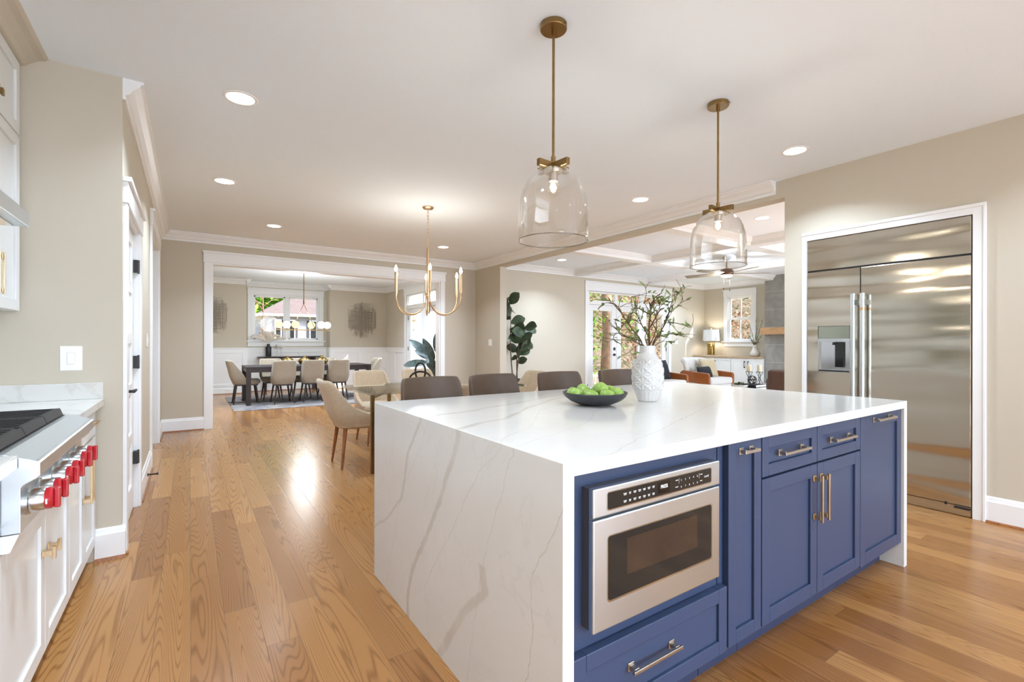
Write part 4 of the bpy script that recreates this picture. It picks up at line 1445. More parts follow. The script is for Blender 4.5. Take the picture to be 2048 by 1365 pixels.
twig([P(0.16, 0.50, 0.02), P(0.215, 0.55, 0.02), P(0.245, 0.57, 0.0), P(0.275, 0.575, -0.01)], 0.002, 0.0009, 3, 2)
twig([P(0.20, 0.545, 0.02), P(0.245, 0.53, 0.02), P(0.28, 0.515, 0.03)], 0.0012, 0.0006, 1, 0)
twig([P(0.135, 0.44, 0.02), P(0.18, 0.435, -0.02), P(0.23, 0.42, -0.03), P(0.265, 0.41, -0.03), P(0.287, 0.44, -0.02), P(0.285, 0.49, -0.02)], 0.0024, 0.0009, 2, 0)
for q in ((-0.6, 0.2, 0.3), (0.4, 0.1, 0.5), (0.7, -0.2, 0.1), (-0.2, -0.3, 0.6), (0.1, 0.3, -0.3)):
    lb.leaf(P(0.235, 0.42, -0.03), q, (0, -1, 0.5), 0.034, 0.014, n=4)
twig([P(0.03, 0.30), P(0.07, 0.36, -0.03), P(0.14, 0.37, -0.05), P(0.17, 0.36, -0.05)], 0.003, 0.001, 9, 4)
twig([P(0.03, 0.30), P(0.06, 0.37, -0.05), P(0.075, 0.42, -0.05), P(0.11, 0.45, -0.05), P(0.14, 0.42, -0.05)], 0.0026, 0.001, 9, 4)
twig([P(0.03, 0.29), P(0.055, 0.315, -0.03), P(0.10, 0.33, -0.04), P(0.15, 0.31, -0.03)], 0.0026, 0.001, 7, 3)
twig([P(0.01, 0.3), P(0.035, 0.38, -0.04), P(0.04, 0.45, -0.05), P(0.02, 0.52, -0.05), P(0.05, 0.565, -0.04), P(0.10, 0.555, -0.04)], 0.0028, 0.001, 8, 5)
twig([P(0.02, 0.55, 0.02), P(0.05, 0.56, 0.03), P(0.10, 0.575, 0.03), P(0.13, 0.56, 0.03)], 0.002, 0.0009, 5, 3)
twig([P(0.0, 0.3), P(0.0, 0.36, 0.05), P(0.05, 0.42, 0.08), P(0.10, 0.50, 0.09), P(0.12, 0.56, 0.08)], 0.003, 0.0011, 8, 6)
twig([P(-0.02, 0.3), P(-0.05, 0.36, 0.06), P(-0.09, 0.40, 0.08), P(-0.12, 0.45, 0.08)], 0.0026, 0.001, 8, 4)
tb.build('twigs', M_twig, tw, smooth=True)
lb.build('leaves', M_branchleaf, tw, normals=False)

# ================================================================== refrigerator
fr = thing('refrigerator', 'built-in stainless steel side by side refrigerator in the right wall', 'refrigerator', (4.85, 1.505, 0))
FX = 4.563
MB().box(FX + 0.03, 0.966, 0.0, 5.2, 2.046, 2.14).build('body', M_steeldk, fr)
MB().box(FX, 0.972, 1.872, FX + 0.03, 2.046, 2.138).build('grille_panel', M_steelfr, fr, bevel=0.003)
dl_ = MB()
dx0, dx1, dz0, dz1 = 1.716, 1.96, 0.984, 1.382
dl_.box(FX, 1.645, 0.075, FX + 0.03, dx0, 1.858).box(FX, dx1, 0.075, FX + 0.03, 2.046, 1.858)
dl_.box(FX, dx0, 0.075, FX + 0.03, dx1, dz0).box(FX, dx0, dz1, FX + 0.03, dx1, 1.858)
dL = dl_.build('door', M_steelfr, fr)
tag(dL, 'left stainless door with the water dispenser')
dR = MB().box(FX, 0.972, 0.075, FX + 0.03, 1.638, 1.858).build('door', M_steelfr, fr, bevel=0.003)
MB().box(FX + 0.004, 0.972, 0.005, FX + 0.03, 2.046, 0.07).build('kick_plate', M_steelfr, fr)
dp = MB().box(FX + 0.001, dx0 + 0.004, 1.272, FX + 0.028, dx1 - 0.004, dz1 - 0.004).build('display_panel', M_dispg, dL)
MB().box(FX - 0.003, dx0, 1.245, FX + 0.02, dx1, 1.272).build('dispenser_trim', M_steel, dL)
cv_ = MB()
cv_.box(FX + 0.026, dx0 + 0.006, dz0 + 0.006, FX + 0.0295, dx1 - 0.006, 1.245)
cv_.box(FX + 0.001, dx0, dz0, FX + 0.028, dx0 + 0.006, 1.245).box(FX + 0.001, dx1 - 0.006, dz0, FX + 0.028, dx1, 1.245).box(FX + 0.001, dx0, dz0, FX + 0.028, dx1, dz0 + 0.006)
cv_.build('dispenser_recess', M_chrome, dL)
MB().box(FX + 0.008, 1.765, 1.03, FX + 0.02, 1.83, 1.245).cyl((FX + 0.006, 1.84, 1.22), (FX + 0.012, 1.84, 1.24), 0.01).box(FX + 0.004, 1.73, dz0 + 0.004, FX + 0.026, 1.95, dz0 + 0.018).build('dispenser_paddle', M_blackglass, dL)
for y, d in ((1.672, dL), (1.606, dR)):
    h = MB().cyl((FX - 0.062, y, 0.42), (FX - 0.062, y, 1.585), 0.0165, n=20)
    for z in (0.43, 1.56):
        h.box(FX - 0.074, y - 0.016, z - 0.012, FX, y + 0.016, z + 0.03)
    h = h.build('handle', M_steel, d, smooth=True, autosm=40)
    c = MB().cyl((FX - 0.062, y, 1.50 if d is dR else 1.585), (FX - 0.062, y, 1.525 if d is dR else 1.64), 0.0175, n=20)
    c.build('handle_band', M_gold if d is dR else M_steel, d, smooth=True, autosm=40)
    if d is dR:
        MB().cyl((FX - 0.062, y, 1.525), (FX - 0.062, y, 1.64), 0.0175, n=20).build('handle_cap', M_steel, d, smooth=True, autosm=40)
MB().box(FX + 0.001, 1.639, 0.075, FX + 0.02, 1.644, 1.858).box(FX + 0.004, 0.972, 1.859, FX + 0.02, 2.046, 1.871).build('gap', M_black, fr)
MB().box(FX - 0.012, 0.974, 0.052, FX + 0.02, 1.06, 0.066).box(FX - 0.008, 1.10, 0.062, FX + 0.01, 1.112, 0.085).build('bottom_hinge', M_black, fr, bevel=0.003)
# white surround of the refrigerator
m = MB()
for (a, b, c, d) in ((0.895, 0.962, 0.0, 2.21), (2.05, 2.088, 0.0, 2.21), (0.962, 2.05, 2.142, 2.21)):
    m.box(4.552, a, c, 4.578, b, d)
m.box(4.545, 0.893, 2.19, 4.57, 2.09, 2.214).box(4.545, 0.893, 0, 4.575, 0.908, 2.19)
struct('trim_11', m, M_trim, bevel=0.002)

# ================================================================== pendants over the island


M_rim = mat_glass('glass_lip', (0.62, 0.60, 0.56), 1.6, 0.05, 1.2)


def pendant(x, y, label):
    r = thing('pendant_light', label, 'pendant lamp', (x, y, ZC), 'glass pendants over the island')
    MB().lathe([(0.001, 0), (0.064, 0), (0.064, -0.022), (0.061, -0.026), (0.001, -0.026)], (x, y, ZC - 0.0005), 40).cyl((x + 0.02, y - 0.045, ZC - 0.014), (x + 0.021, y - 0.066, ZC - 0.014), 0.004, n=8).build('canopy', M_brass, r, smooth=True, autosm=35)
    MB().cyl((x, y, ZC - 0.026), (x, y, 2.10), 0.0065, n=12).cyl((x, y, ZC - 0.05), (x, y, ZC - 0.026), 0.011, n=12).cyl((x, y, 2.09), (x, y, 2.125), 0.011, n=12).build('rod', M_brass, r, smooth=True, autosm=35)
    cb = MB()
    for s in (0, 1):
        a = -T + PI / 4 + s * PI / 2 - 0.09
        dx, dy = math.cos(a), math.sin(a)
        nx_, ny_ = -dy * 0.011, dx * 0.011
        L = 0.098
        z0, z1 = 2.062, 2.094
        b = [(x - dx * L - nx_, y - dy * L - ny_, z0), (x + dx * L - nx_, y + dy * L - ny_, z0), (x + dx * L + nx_, y + dy * L + ny_, z0), (x - dx * L + nx_, y - dy * L + ny_, z0)]
        cb.hexa(b, [(p[0], p[1], z1) for p in b])
    cb.build('cross_bracket', M_brass, r, bevel=0.0015)
    MB().cyl((x, y, 2.062), (x, y, 2.045), 0.045, 0.04, 24).cyl((x, y, 2.045), (x, y, 2.005), 0.022, 0.022, 20).build('socket', M_pulln, r, smooth=True, autosm=35)
    g = [(0.046, 0.345), (0.075, 0.333), (0.105, 0.312), (0.132, 0.278), (0.15, 0.238), (0.161, 0.19), (0.167, 0.13), (0.169, 0.06), (0.168, 0.0)]
    inn = [(q - 0.0035, z - 0.003 if z > 0.3 else z) for q, z in reversed(g)]
    def wob(a, t, z):
        return 0.0009 * math.sin(3 * a + z * 30) + 0.0006 * math.sin(7 * a - z * 55)
    MB().lathe(g + inn + [g[0]], (x, y, 1.722), 72, wob).build('glass_shade', M_shade, r, smooth=True, autosm=60)
    MB().tube([(x + 0.1672 * math.cos(2 * PI * i / 72), y + 0.1672 * math.sin(2 * PI * i / 72), 1.722) for i in range(73)], 0.0026, 8, caps=False).build('glass_rim', M_rim, r, smooth=True)
    bz_ = 1.975
    b = MB().lathe([(0.001, -0.030), (0.012, -0.028), (0.024, -0.018), (0.030, 0.0), (0.026, 0.016), (0.016, 0.027), (0.013, 0.036)], (x, y, bz_), 24).build('bulb', M_bulbgl, r, smooth=True)
    MB().tube([(x - 0.006, y, bz_ + 0.02), (x - 0.008, y, bz_ - 0.014), (x, y, bz_ - 0.018), (x + 0.008, y, bz_ - 0.014), (x + 0.006, y, bz_ + 0.02)], 0.0045, 8).build('filament', E_bulb, b)
    lamp('pendant_glow', 'POINT', (x, y, bz_), 3.5 * LAMP, (1, 0.95, 0.86), r, 0.02)
    return r


pendant(1.441, 1.781, 'nearer glass dome pendant on a brass rod, above the bowl end of the island')
pendant(2.777, 1.776, 'farther glass dome pendant on a brass rod, at the refrigerator end of the island')

# ================================================================== recessed lights


def downlight(x, y, label, z=ZC, power=9.0, group='recessed lights of the kitchen ceiling'):
    r = thing('recessed_light', label, 'recessed light', (x, y, z), group)
    MB().lathe([(0.076, -0.001), (0.080, -0.005), (0.094, -0.004), (0.098, -0.0005), (0.098, 0.0), (0.076, 0.0)], (x, y, z), 40).build('trim_ring', M_white, r, smooth=True)
    MB().lathe([(0.001, -0.0045), (0.078, -0.0035), (0.078, 0.0), (0.001, 0.0)], (x, y, z), 40).build('lens', E_down, r)
    lamp('downlight_glow', 'AREA', (x, y, z - 0.012), power * LAMP, LAMP_COL, r, 0.14)
    return r


for (x, y, lab) in ((0.26, 3.41, 'round recessed ceiling light nearest the crown moulding corner on the left'),
                    (0.27, 5.25, 'round recessed ceiling light over the walkway beside the pantry door'),
                    (0.91, 6.90, 'round recessed ceiling light near the dining room opening, left of the chandelier'),
                    (3.34, 6.90, 'round recessed ceiling light beyond the chandelier, near the right wall stub'),
                    (3.96, 3.43, 'round recessed ceiling light between the two glass pendants, near the beam'),
                    (3.96, 1.87, 'round recessed ceiling light in front of the refrigerator')):
    downlight(x, y, lab)
for (x, y) in ((0.26, 1.5), (0.26, -0.5), (0.26, -2.4), (2.1, -0.5), (2.1, -2.4), (3.96, 0.2), (3.96, -1.4)):
    downlight(x, y, 'round recessed kitchen ceiling light behind the photographer', power=9.0 if y > 1 else 6.0)
for (x, y, lab) in ((5.81, 3.12, 'round recessed light in the living room ceiling left of the fan, nearest the refrigerator wall'),
                    (5.70, 6.79, 'round recessed light in the living room ceiling over the fiddle leaf fig'),
                    (9.77, 6.93, 'round recessed light in the far living room ceiling below the fan')):
    downlight(x, y, lab, 2.77, 11.0, group='recessed lights of the living room ceiling')
for (x, y) in ((0.9, 9.2), (3.5, 9.2), (0.9, 10.7), (3.5, 10.7)):  # unseen downlights added to brighten the dining room
    downlight(x, y, 'unseen recessed light added to brighten the dining room, hidden by the opening', ZC, 16.0, group='added fill lights of the dining room')
# ================================================================== range wall on the left
CF = -0.435        # door faces of the left base cabinets


def lunit(name, label, y0, y1, top=0.874):
    r = thing(name, label, 'cabinet', (-0.75, (y0 + y1) / 2, 0), 'white base cabinets along the left wall')
    MB().box(-1.055, y0, 0.10, CF - 0.022, y1, top).build('body', M_cab, r)
    MB().box(-1.055, y0, 0.0, -0.52, y1, 0.10).build('toe_kick', M_cab, r)
    return r


c1 = lunit('base_cabinet', 'white base cabinet with doors and drawers between the range and the switch wall', 2.812, 3.512)
for i, (a, b) in enumerate(((2.815, 3.158), (3.162, 3.510))):
    d_ = MB(facing_px).shaker(a, b, 0.716, 0.872, CF - 0.022, CF, 0.045, 0.009).build('drawer', M_cab, c1, bevel=0.002)
    pull(facing_px, (a + b) / 2 - 0.07, 0.80, (a + b) / 2 + 0.07, 0.80, CF, 0.034, M_pull, d_)
    d_ = MB(facing_px).shaker(a, b, 0.105, 0.708, CF - 0.022, CF, 0.056, 0.009).build('door', M_cab, c1, bevel=0.002)
    hy = 3.128 if i == 0 else 3.192
    pull(facing_px, hy, 0.44, hy, 0.635, CF, 0.038, M_pull, d_)
c2 = lunit('base_cabinet', 'white base cabinet with a pair of doors under the range top', 1.888, 2.808, 0.66)
MB().hexa([(-0.457, 1.889, 0.640), (-0.416, 1.889, 0.640), (-0.416, 2.807, 0.640), (-0.457, 2.807, 0.640)], [(-0.457, 1.889, 0.690), (-0.397, 1.889, 0.690), (-0.397, 2.807, 0.690), (-0.457, 2.807, 0.690)]).build('top_rail', M_cab, c2, bevel=0.002)
for i, (a, b) in enumerate(((1.890, 2.388), (2.392, 2.806))):
    d_ = MB(facing_px).shaker(a, b, 0.105, 0.635, CF - 0.022, CF, 0.056, 0.009).build('door', M_cab, c2, bevel=0.002)
    hy = 2.352 if i == 0 else 2.432
    h = MB(facing_px)
    h.box(hy - 0.009, CF, 0.465, hy + 0.009, CF + 0.026, 0.483).box(hy - 0.014, CF, 0.460, hy + 0.014, CF + 0.004, 0.488).box(hy - 0.008, CF + 0.026, 0.452, hy + 0.008, CF + 0.036, 0.496)
    h.build('knob', M_pull, d_, bevel=0.0015)
c3 = lunit('base_cabinet', 'white base cabinet on the near side of the range', 0.9, 1.884)
for (a, b) in ((0.903, 1.39), (1.394, 1.882)):
    d_ = MB(facing_px).shaker(a, b, 0.716, 0.872, CF - 0.022, CF, 0.045, 0.009).build('drawer', M_cab, c3, bevel=0.002)
    pull(facing_px, (a + b) / 2 - 0.07, 0.80, (a + b) / 2 + 0.07, 0.80, CF, 0.034, M_pull, d_)
    d_ = MB(facing_px).shaker(a, b, 0.105, 0.708, CF - 0.022, CF, 0.056, 0.009).build('door', M_cab, c3, bevel=0.002)
    pull(facing_px, a + 0.035, 0.44, a + 0.035, 0.635, CF, 0.038, M_pull, d_)
# worktop pieces, each side of the range
m = MB().box(-1.055, 2.812, 0.876, -0.400, 3.525, 0.915)
o = m.build('countertop', M_quartz2, bevel=0.002)
tag(o, 'white quartz countertop between the range and the switch wall', 'countertop')
m = MB().box(-1.055, 0.9, 0.876, -0.400, 1.884, 0.915)
o = m.build('countertop', M_quartz2, bevel=0.002)
tag(o, 'white quartz countertop on the near side of the range, at the left edge', 'countertop')
m = MB().box(-1.03, 3.508, 0.9155, -0.404, 3.528, 1.006)
o = m.build('backsplash', M_quartz2, bevel=0.0015)
tag(o, 'low white quartz backsplash under the light switch', 'backsplash')
MBs = MB().box(-1.058, 0.9, 0.9155, -1.040, 3.505, 1.39)
o = MBs.build('backsplash', M_quartz2)
tag(o, 'white quartz splashback behind the range', 'backsplash')

# range top with six red knobs
rg = thing('gas_cooktop', 'stainless steel gas cooktop with six red knobs', 'range', (-0.7, 2.347, 0.69))
R0, R1 = 1.890, 2.806
nose = [(-1.03, 0.70), (-0.395, 0.692), (-0.395, 0.818), (-0.388, 0.828), (-0.362, 0.842), (-0.355, 0.850), (-0.355, 0.886), (-0.359, 0.892), (-0.366, 0.893), (-0.43, 0.918), (-1.03, 0.918)]
m = MB().prism([(p[0], p[1]) for p in nose], 'y', R0, R1)
m.build('body', M_steel, rg, bevel=0.0015)
MB().box(-0.99, R0 + 0.03, 0.9165, -0.445, R1 - 0.03, 0.921).build('burner_pan', M_black, rg)
for b0 in range(3):
    for a0 in range(2):
        MB().cyl((-0.59 - 0.25 * a0, R0 + 0.16 + 0.30 * b0, 0.921), (-0.59 - 0.25 * a0, R0 + 0.16 + 0.30 * b0, 0.932), 0.045, 0.04, 24).build('burner', M_iron, rg)
for k in range(3):
    g = MB()
    a, b = R0 + 0.035 + k * 0.2825, R0 + 0.035 + (k + 1) * 0.2825 - 0.006
    z0, z1 = 0.934, 0.950
    g.hexa([(-0.478, a, 0.922), (-0.448, a, 0.922), (-0.448, b, 0.922), (-0.478, b, 0.922)], [(-0.478, a, z1), (-0.458, a, z1), (-0.458, b, z1), (-0.478, b, z1)])
    g.box(-0.98, a, z0, -0.955, b, z1).box(-0.98, a, z0, -0.46, a + 0.014, z1).box(-0.98, b - 0.014, z0, -0.46, b, z1)
    g.box(-0.735, a, z0, -0.705, b, z1)
    for j in range(1, 6):
        y = a + (b - a) * j / 6
        g.box(-0.955, y - 0.005, z0 + 0.003, -0.775, y + 0.005, z1).box(-0.665, y - 0.005, z0 + 0.003, -0.47, y + 0.005, z1)
    g.build('grate', M_iron, rg, bevel=0.002)
for y in (1.963, 2.076, 2.254, 2.361, 2.531, 2.657):
    kz = 0.765
    kb_ = MB().lathe([(0.040, 0), (0.040, 0.006), (0.0345, 0.008), (0.033, 0.036), (0.031, 0.040), (0.001, 0.040)], (0, 0, 0), 36)
    kb_.v = [(-0.395 + z, y + a, kz + b) for a, b, z in kb_.v]
    bz = kb_.build('knob', M_chrome, rg, smooth=True, autosm=40)
    kn = MB().lathe([(0.0315, 0.040), (0.0318, 0.052), (0.029, 0.057), (0.001, 0.058)], (0, 0, 0), 36)
    kn.v = [(-0.395 + z, y + a, kz + b) for a, b, z in kn.v]
    kn.box(-0.338, y - 0.0085, kz - 0.0305, -0.323, y + 0.0085, kz + 0.0305)
    kn.build('grip', M_red, bz, bevel=0.004, seg=3)
    mk = MB().box(-0.3515, y - 0.0322, kz - 0.010, -0.3475, y - 0.0314, kz + 0.005)
    mk.build('marking', M_mark, bz)

# hood
hd = thing('range_hood', 'stainless steel range hood at the left edge', 'hood', (-0.8, 2.35, 1.68))
MB().box(-1.05, 1.92, 1.682, -0.522, 2.612, 1.737).build('rim', M_steel, hd, bevel=0.002)
MB().hexa([(-1.05, 1.92, 1.737), (-0.522, 1.92, 1.737), (-0.522, 2.612, 1.737), (-1.05, 2.612, 1.737)],
          [(-1.05, 2.12, 2.02), (-0.80, 2.12, 2.02), (-0.80, 2.5, 2.02), (-1.05, 2.5, 2.02)]).build('canopy', M_steel, hd)
MB().box(-1.05, 2.14, 2.02, -0.81, 2.48, 2.68).build('chimney', M_steel, hd)
MB().box(-1.02, 1.96, 1.676, -0.56, 2.58, 1.683).build('filter', M_chrome, hd)
for y in (2.1, 2.45):
    MB().lathe([(0.001, 1.6735), (0.028, 1.6735), (0.032, 1.677)], (-0.6, y, 0), 20).build('hood_light', E_down, hd)

# upper cabinet by the switch wall
UF = -0.736
uc = thing('wall_cabinet', 'white upper cabinet reaching the soffit beside the range hood', 'cabinet', (-0.9, 3.2, 1.39), 'white upper cabinets')
MB().box(-1.055, 2.70, 1.405, UF - 0.022, 3.515, 2.687).build('body', M_cab, uc)
MB().box(UF - 0.06, 2.70, 1.392, UF - 0.022, 3.515, 1.405).build('light_rail', M_cab, uc)
for i, (a, b) in enumerate(((2.703, 3.078), (3.082, 3.500))):
    d_ = MB(facing_px).shaker(a, b, 1.394, 2.300, UF - 0.022, UF, 0.058, 0.010).build('door', M_cab, uc, bevel=0.0025)
    hy = b - 0.03 if i == 0 else a + 0.03
    pull(facing_px, hy, 1.465, hy, 1.63, UF, 0.036, M_pull, d_)
    d_ = MB(facing_px).shaker(a, b, 2.308, 2.684, UF - 0.022, UF, 0.058, 0.010).build('door', M_cab, uc, bevel=0.0025)
    h = MB(facing_px).box(hy - 0.008, UF, 2.37, hy + 0.008, UF + 0.02, 2.386).box(hy - 0.012, UF + 0.02, 2.362, hy + 0.012, UF + 0.03, 2.394)
    h.build('knob', M_brass, d_, bevel=0.0015)

# switches, door stop


def plate(label, p, w, h, face, rock=1, mat=None):
    """face: unit normal axis, 'y-' , 'x+' , 'x-'"""
    r = thing('light_switch', label, 'light switch', p)
    x, y, z = p
    def bx(a0, a1, z0, z1, t0, t1):
        m = MB()
        if face == 'y-':
            m.box(x + a0, y - t1, z + z0, x + a1, y - t0, z + z1)
        elif face == 'x+':
            m.box(x + t0, y + a0, z + z0, x + t1, y + a1, z + z1)
        else:
            m.box(x - t1, y + a0, z + z0, x - t0, y + a1, z + z1)
        return m
    bx(-w / 2, w / 2, -h / 2, h / 2, 0, 0.006).build('plate', M_white, r, bevel=0.003)
    for i in range(rock):
        c = (i - (rock - 1) / 2) * 0.046
        bx(c - 0.0175, c + 0.0175, -0.034, 0.034, 0.006, 0.008).build('rocker_frame', M_vase2, r)
        bx(c - 0.015, c + 0.015, -0.031, 0.031, 0.008, 0.0105).build('rocker', M_white, r, bevel=0.002)
    return r


plate('white rocker switch plate above the low backsplash', (-0.540, 3.53, 1.143), 0.092, 0.134, 'y-')
plate('white switch plate between the pantry door and the passage', (-0.3225, 5.42, 1.25), 0.075, 0.12, 'x+')
plate('white two-gang switch plate on the short wall beside the living room opening', (4.575, 7.48, 1.235), 0.116, 0.12, 'x-', 2)
plate('white switch plate beside the living room doors', (10.17, 7.65, 1.27), 0.116, 0.12, 'y-', 2)
ds = thing('door_stop', 'black spring door stop on the baseboard by the pantry door', 'door stop', (-0.305, 5.24, 0.07))
m = MB().cyl((-0.306, 5.24, 0.072), (-0.298, 5.24, 0.072), 0.014, n=14)
m.build('base', M_black, ds, smooth=True, autosm=40)
pts = [(-0.298 + 0.055 * i / 80, 5.24 + 0.006 * math.cos(i * 0.9), 0.072 + 0.006 * math.sin(i * 0.9)) for i in range(81)]
MB().tube(pts, 0.0016, 5).build('spring', M_rope, ds, smooth=True)
MB().cyl((-0.243, 5.24, 0.072), (-0.228, 5.24, 0.072), 0.009, 0.011, 14).build('tip', M_black, ds, smooth=True, autosm=40)
ot = thing('wall_outlet', 'white outlet low on the dining room baseboard behind the left end chair', 'outlet', (0.75, 13.18, 0.1))
MB().box(0.69, 13.176, 0.055, 0.81, 13.184, 0.125).build('plate', M_white, ot, bevel=0.002)
for x in (0.725, 0.775):
    MB().box(x - 0.016, 13.173, 0.075, x + 0.016, 13.177, 0.105).build('socket', M_vase2, ot)


# ================================================================== chairs


def shell_chair(name, label, cat, group, fab, legm, w=0.52, seat=0.45, back=0.86, lean=0.14, wrap=0.62, armh=0.10, apron=None, leg_r=(0.021, 0.011), splay=0.05, thick=0.03, flat=2.6, depth=0.50, armfront=0.62, sweep=0.36, send=1.3):
    """upholstered shell chair that faces +Y, back towards -Y, standing at the origin"""
    r = thing(name, label, cat, (0, 0, 0), group)
    NU, NV = 33, 10
    vs, fs = [], []
    zb = seat - 0.075
    for j in range(NV):
        v = j / (NV - 1)
        for i in range(NU):
            u = -1 + 2 * i / (NU - 1)
            au = abs(u)
            # plan outline, superellipse round the back and straight along the sides
            if au < wrap:
                a = au / wrap * PI / 2
                px = math.sin(a) ** (2 / flat) * w / 2
                py = -depth / 2 + (1 - math.cos(a) ** (2 / flat)) * depth * 0.42
            else:
                q = (au - wrap) / (1 - wrap)
                px = w / 2
                py = -depth / 2 + depth * 0.42 + q * depth * armfront * 0.62
            px = math.copysign(px, u)
            # top edge: tall across the back, sweeping down to the arms
            s = max(0.0, min(1.0, (au - wrap * sweep) / (min(1.0, wrap * send) - wrap * sweep)))
            s = s * s * (3 - 2 * s)
            top = back * (1 - s) + (seat + armh * (1 - (au - wrap) / (1 - wrap) if au > wrap else 1)) * s
            if au > wrap * 0.5 and s < 0.02:
                top -= 0.004
            z = zb + (top - zb) * v
            h = max(0.0, z - seat) / (back - seat)
            k = 1 - 0.30 * (1 - min(1, (z - zb) / 0.12)) * 0.6
            xx = px * (k * (1 - 0.06 * h) + 0.0)
            yy = py * (k if py < 0 else 1) - lean * h ** 1.15
            vs.append((xx, yy, z))
    for j in range(NV - 1):
        for i in range(NU - 1):
            fs.append((j * NU + i, j * NU + i + 1, (j + 1) * NU + i + 1, (j + 1) * NU + i))
    sh = MB().add(vs, fs).build('shell', fab, r, smooth=True, solid=thick, sub=1)
    # seat cushion
    st = MB()
    pts = []
    for i in range(28):
        a = 2 * PI * i / 28
        ca, sa = math.cos(a), math.sin(a)
        x = math.copysign(abs(ca) ** (2 / 3.6), ca) * (w / 2 - 0.012)
        y = math.copysign(abs(sa) ** (2 / 3.6), sa) * (depth / 2 - 0.005) + 0.012
        if sa > 0:
            y *= 1.02
        pts.append((x, y))
    rings = [(0.86, zb - 0.012), (0.96, zb), (1.0, zb + 0.02), (1.0, seat - 0.02), (0.97, seat), (0.88, seat + 0.012), (0.5, seat + 0.018)]
    vs, fs = [], []
    for sc_, z in rings:
        vs += [(x * sc_, y * sc_, z) for x, y in pts]
    n = len(pts)
    for j in range(len(rings) - 1):
        for k in range(n):
            fs.append((j * n + k, j * n + (k + 1) % n, (j + 1) * n + (k + 1) % n, (j + 1) * n + k))
    fs.append(tuple(range(n - 1, -1, -1)))
    fs.append(tuple(range((len(rings) - 1) * n, len(rings) * n)))
    st.add(vs, fs).build('seat', fab, r, smooth=True)
    if apron:
        MB().box(-w / 2 + 0.06, -depth / 2 + 0.05, zb - 0.035, w / 2 - 0.06, depth / 2 - 0.04, zb - 0.008).build('seat_frame', apron, r, bevel=0.004)
    for sx in (-1, 1):
        for sy in (-1, 1):
            x0, y0 = sx * (w / 2 - 0.085), (depth / 2 - 0.085) * sy
            MB().tube([(x0 + sx * splay, y0 + sy * splay, 0.0), (x0, y0, zb + 0.005)], [leg_r[1], leg_r[0]], 12).build('leg', legm, r, smooth=True, autosm=40)
    return r


used = set()


def place(proto, x, y, rot, label=None):
    first = proto.name not in used
    used.add(proto.name)
    o = proto if first else copy_tree(proto)
    o.location = (x, y, proto.location.z if first else 0)
    o.rotation_euler = (0, 0, rot)
    if label:
        o['label'] = label
    return o


# breakfast chairs and glass table
bc = shell_chair('breakfast_chair', 'x', 'chair', 'beige breakfast chairs round the glass table', M_beige, M_walnut, w=0.47, seat=0.47, back=0.87, lean=0.13, wrap=0.55, armh=0.10, leg_r=(0.022, 0.011), splay=0.045, thick=0.04, flat=3.6, depth=0.54, sweep=0.62, send=1.02)
# facing +Y at rotation 0; rotation -90 deg faces +X
place(bc, 1.45, 4.93, -PI / 2, 'beige linen chair at the left end of the glass table, seen from the side')
place(bc, 1.95, 5.88, PI, 'beige linen chair on the far side of the glass table, nearest its left corner')
place(bc, 2.62, 5.92, PI, 'beige linen chair on the far side of the glass table, behind the black knot')
place(bc, 1.90, 4.12, 0.05, 'beige linen chair on the near side of the glass table, hidden by the island corner')
place(bc, 2.47, 4.18, -0.05, 'beige linen chair seen between the first two brown leather stools')
place(bc, 3.42, 5.0, PI / 2, 'beige linen chair at the right end of the glass table, below the fig plant')

tb_ = thing('breakfast_table', 'glass topped breakfast table with square bronze legs', 'table', (2.3, 5.05, 0), None)
gx0, gx1, gy0, gy1 = 1.357, 3.15, 4.32, 5.40
cc = 0.06
MB().prism([(gx0 + cc, gy0), (gx1 - cc, gy0), (gx1, gy0 + cc), (gx1, gy1 - cc), (gx1 - cc, gy1), (gx0 + cc, gy1), (gx0, gy1 - cc), (gx0, gy0 + cc)], 'z', 0.748, 0.762).build('tabletop', M_tglass, tb_, bevel=0.002)
for x, y in ((1.425, 4.45), (1.80, 5.05), (3.05, 4.45), (2.70, 5.05)):
    if True:
        MB().box(x - 0.017, y - 0.017, 0, x + 0.017, y + 0.017, 0.745).build('leg', M_brass, tb_, bevel=0.003)
for pa, pb_ in (((1.425, 4.45), (1.80, 5.05)), ((3.05, 4.45), (2.70, 5.05)), ((1.80, 5.05), (2.70, 5.05))):
    MB().tube([(pa[0], pa[1], 0.72), (pb_[0], pb_[1], 0.72)], 0.022, 4).build('rail', M_brass, tb_)

# ring sculpture


def ring(c, rad, rr, nrm, squash=1.0):
    nrm = Vector(nrm).normalized()
    u = nrm.orthogonal().normalized()
    if abs(nrm.z) < 0.9:
        u = Vector((0, 0, 1)) - nrm * nrm.z
        u.normalize()
    v = nrm.cross(u)
    return [Vector(c) + u * math.cos(2 * PI * i / 40) * rad * squash + v * math.sin(2 * PI * i / 40) * rad for i in range(41)]


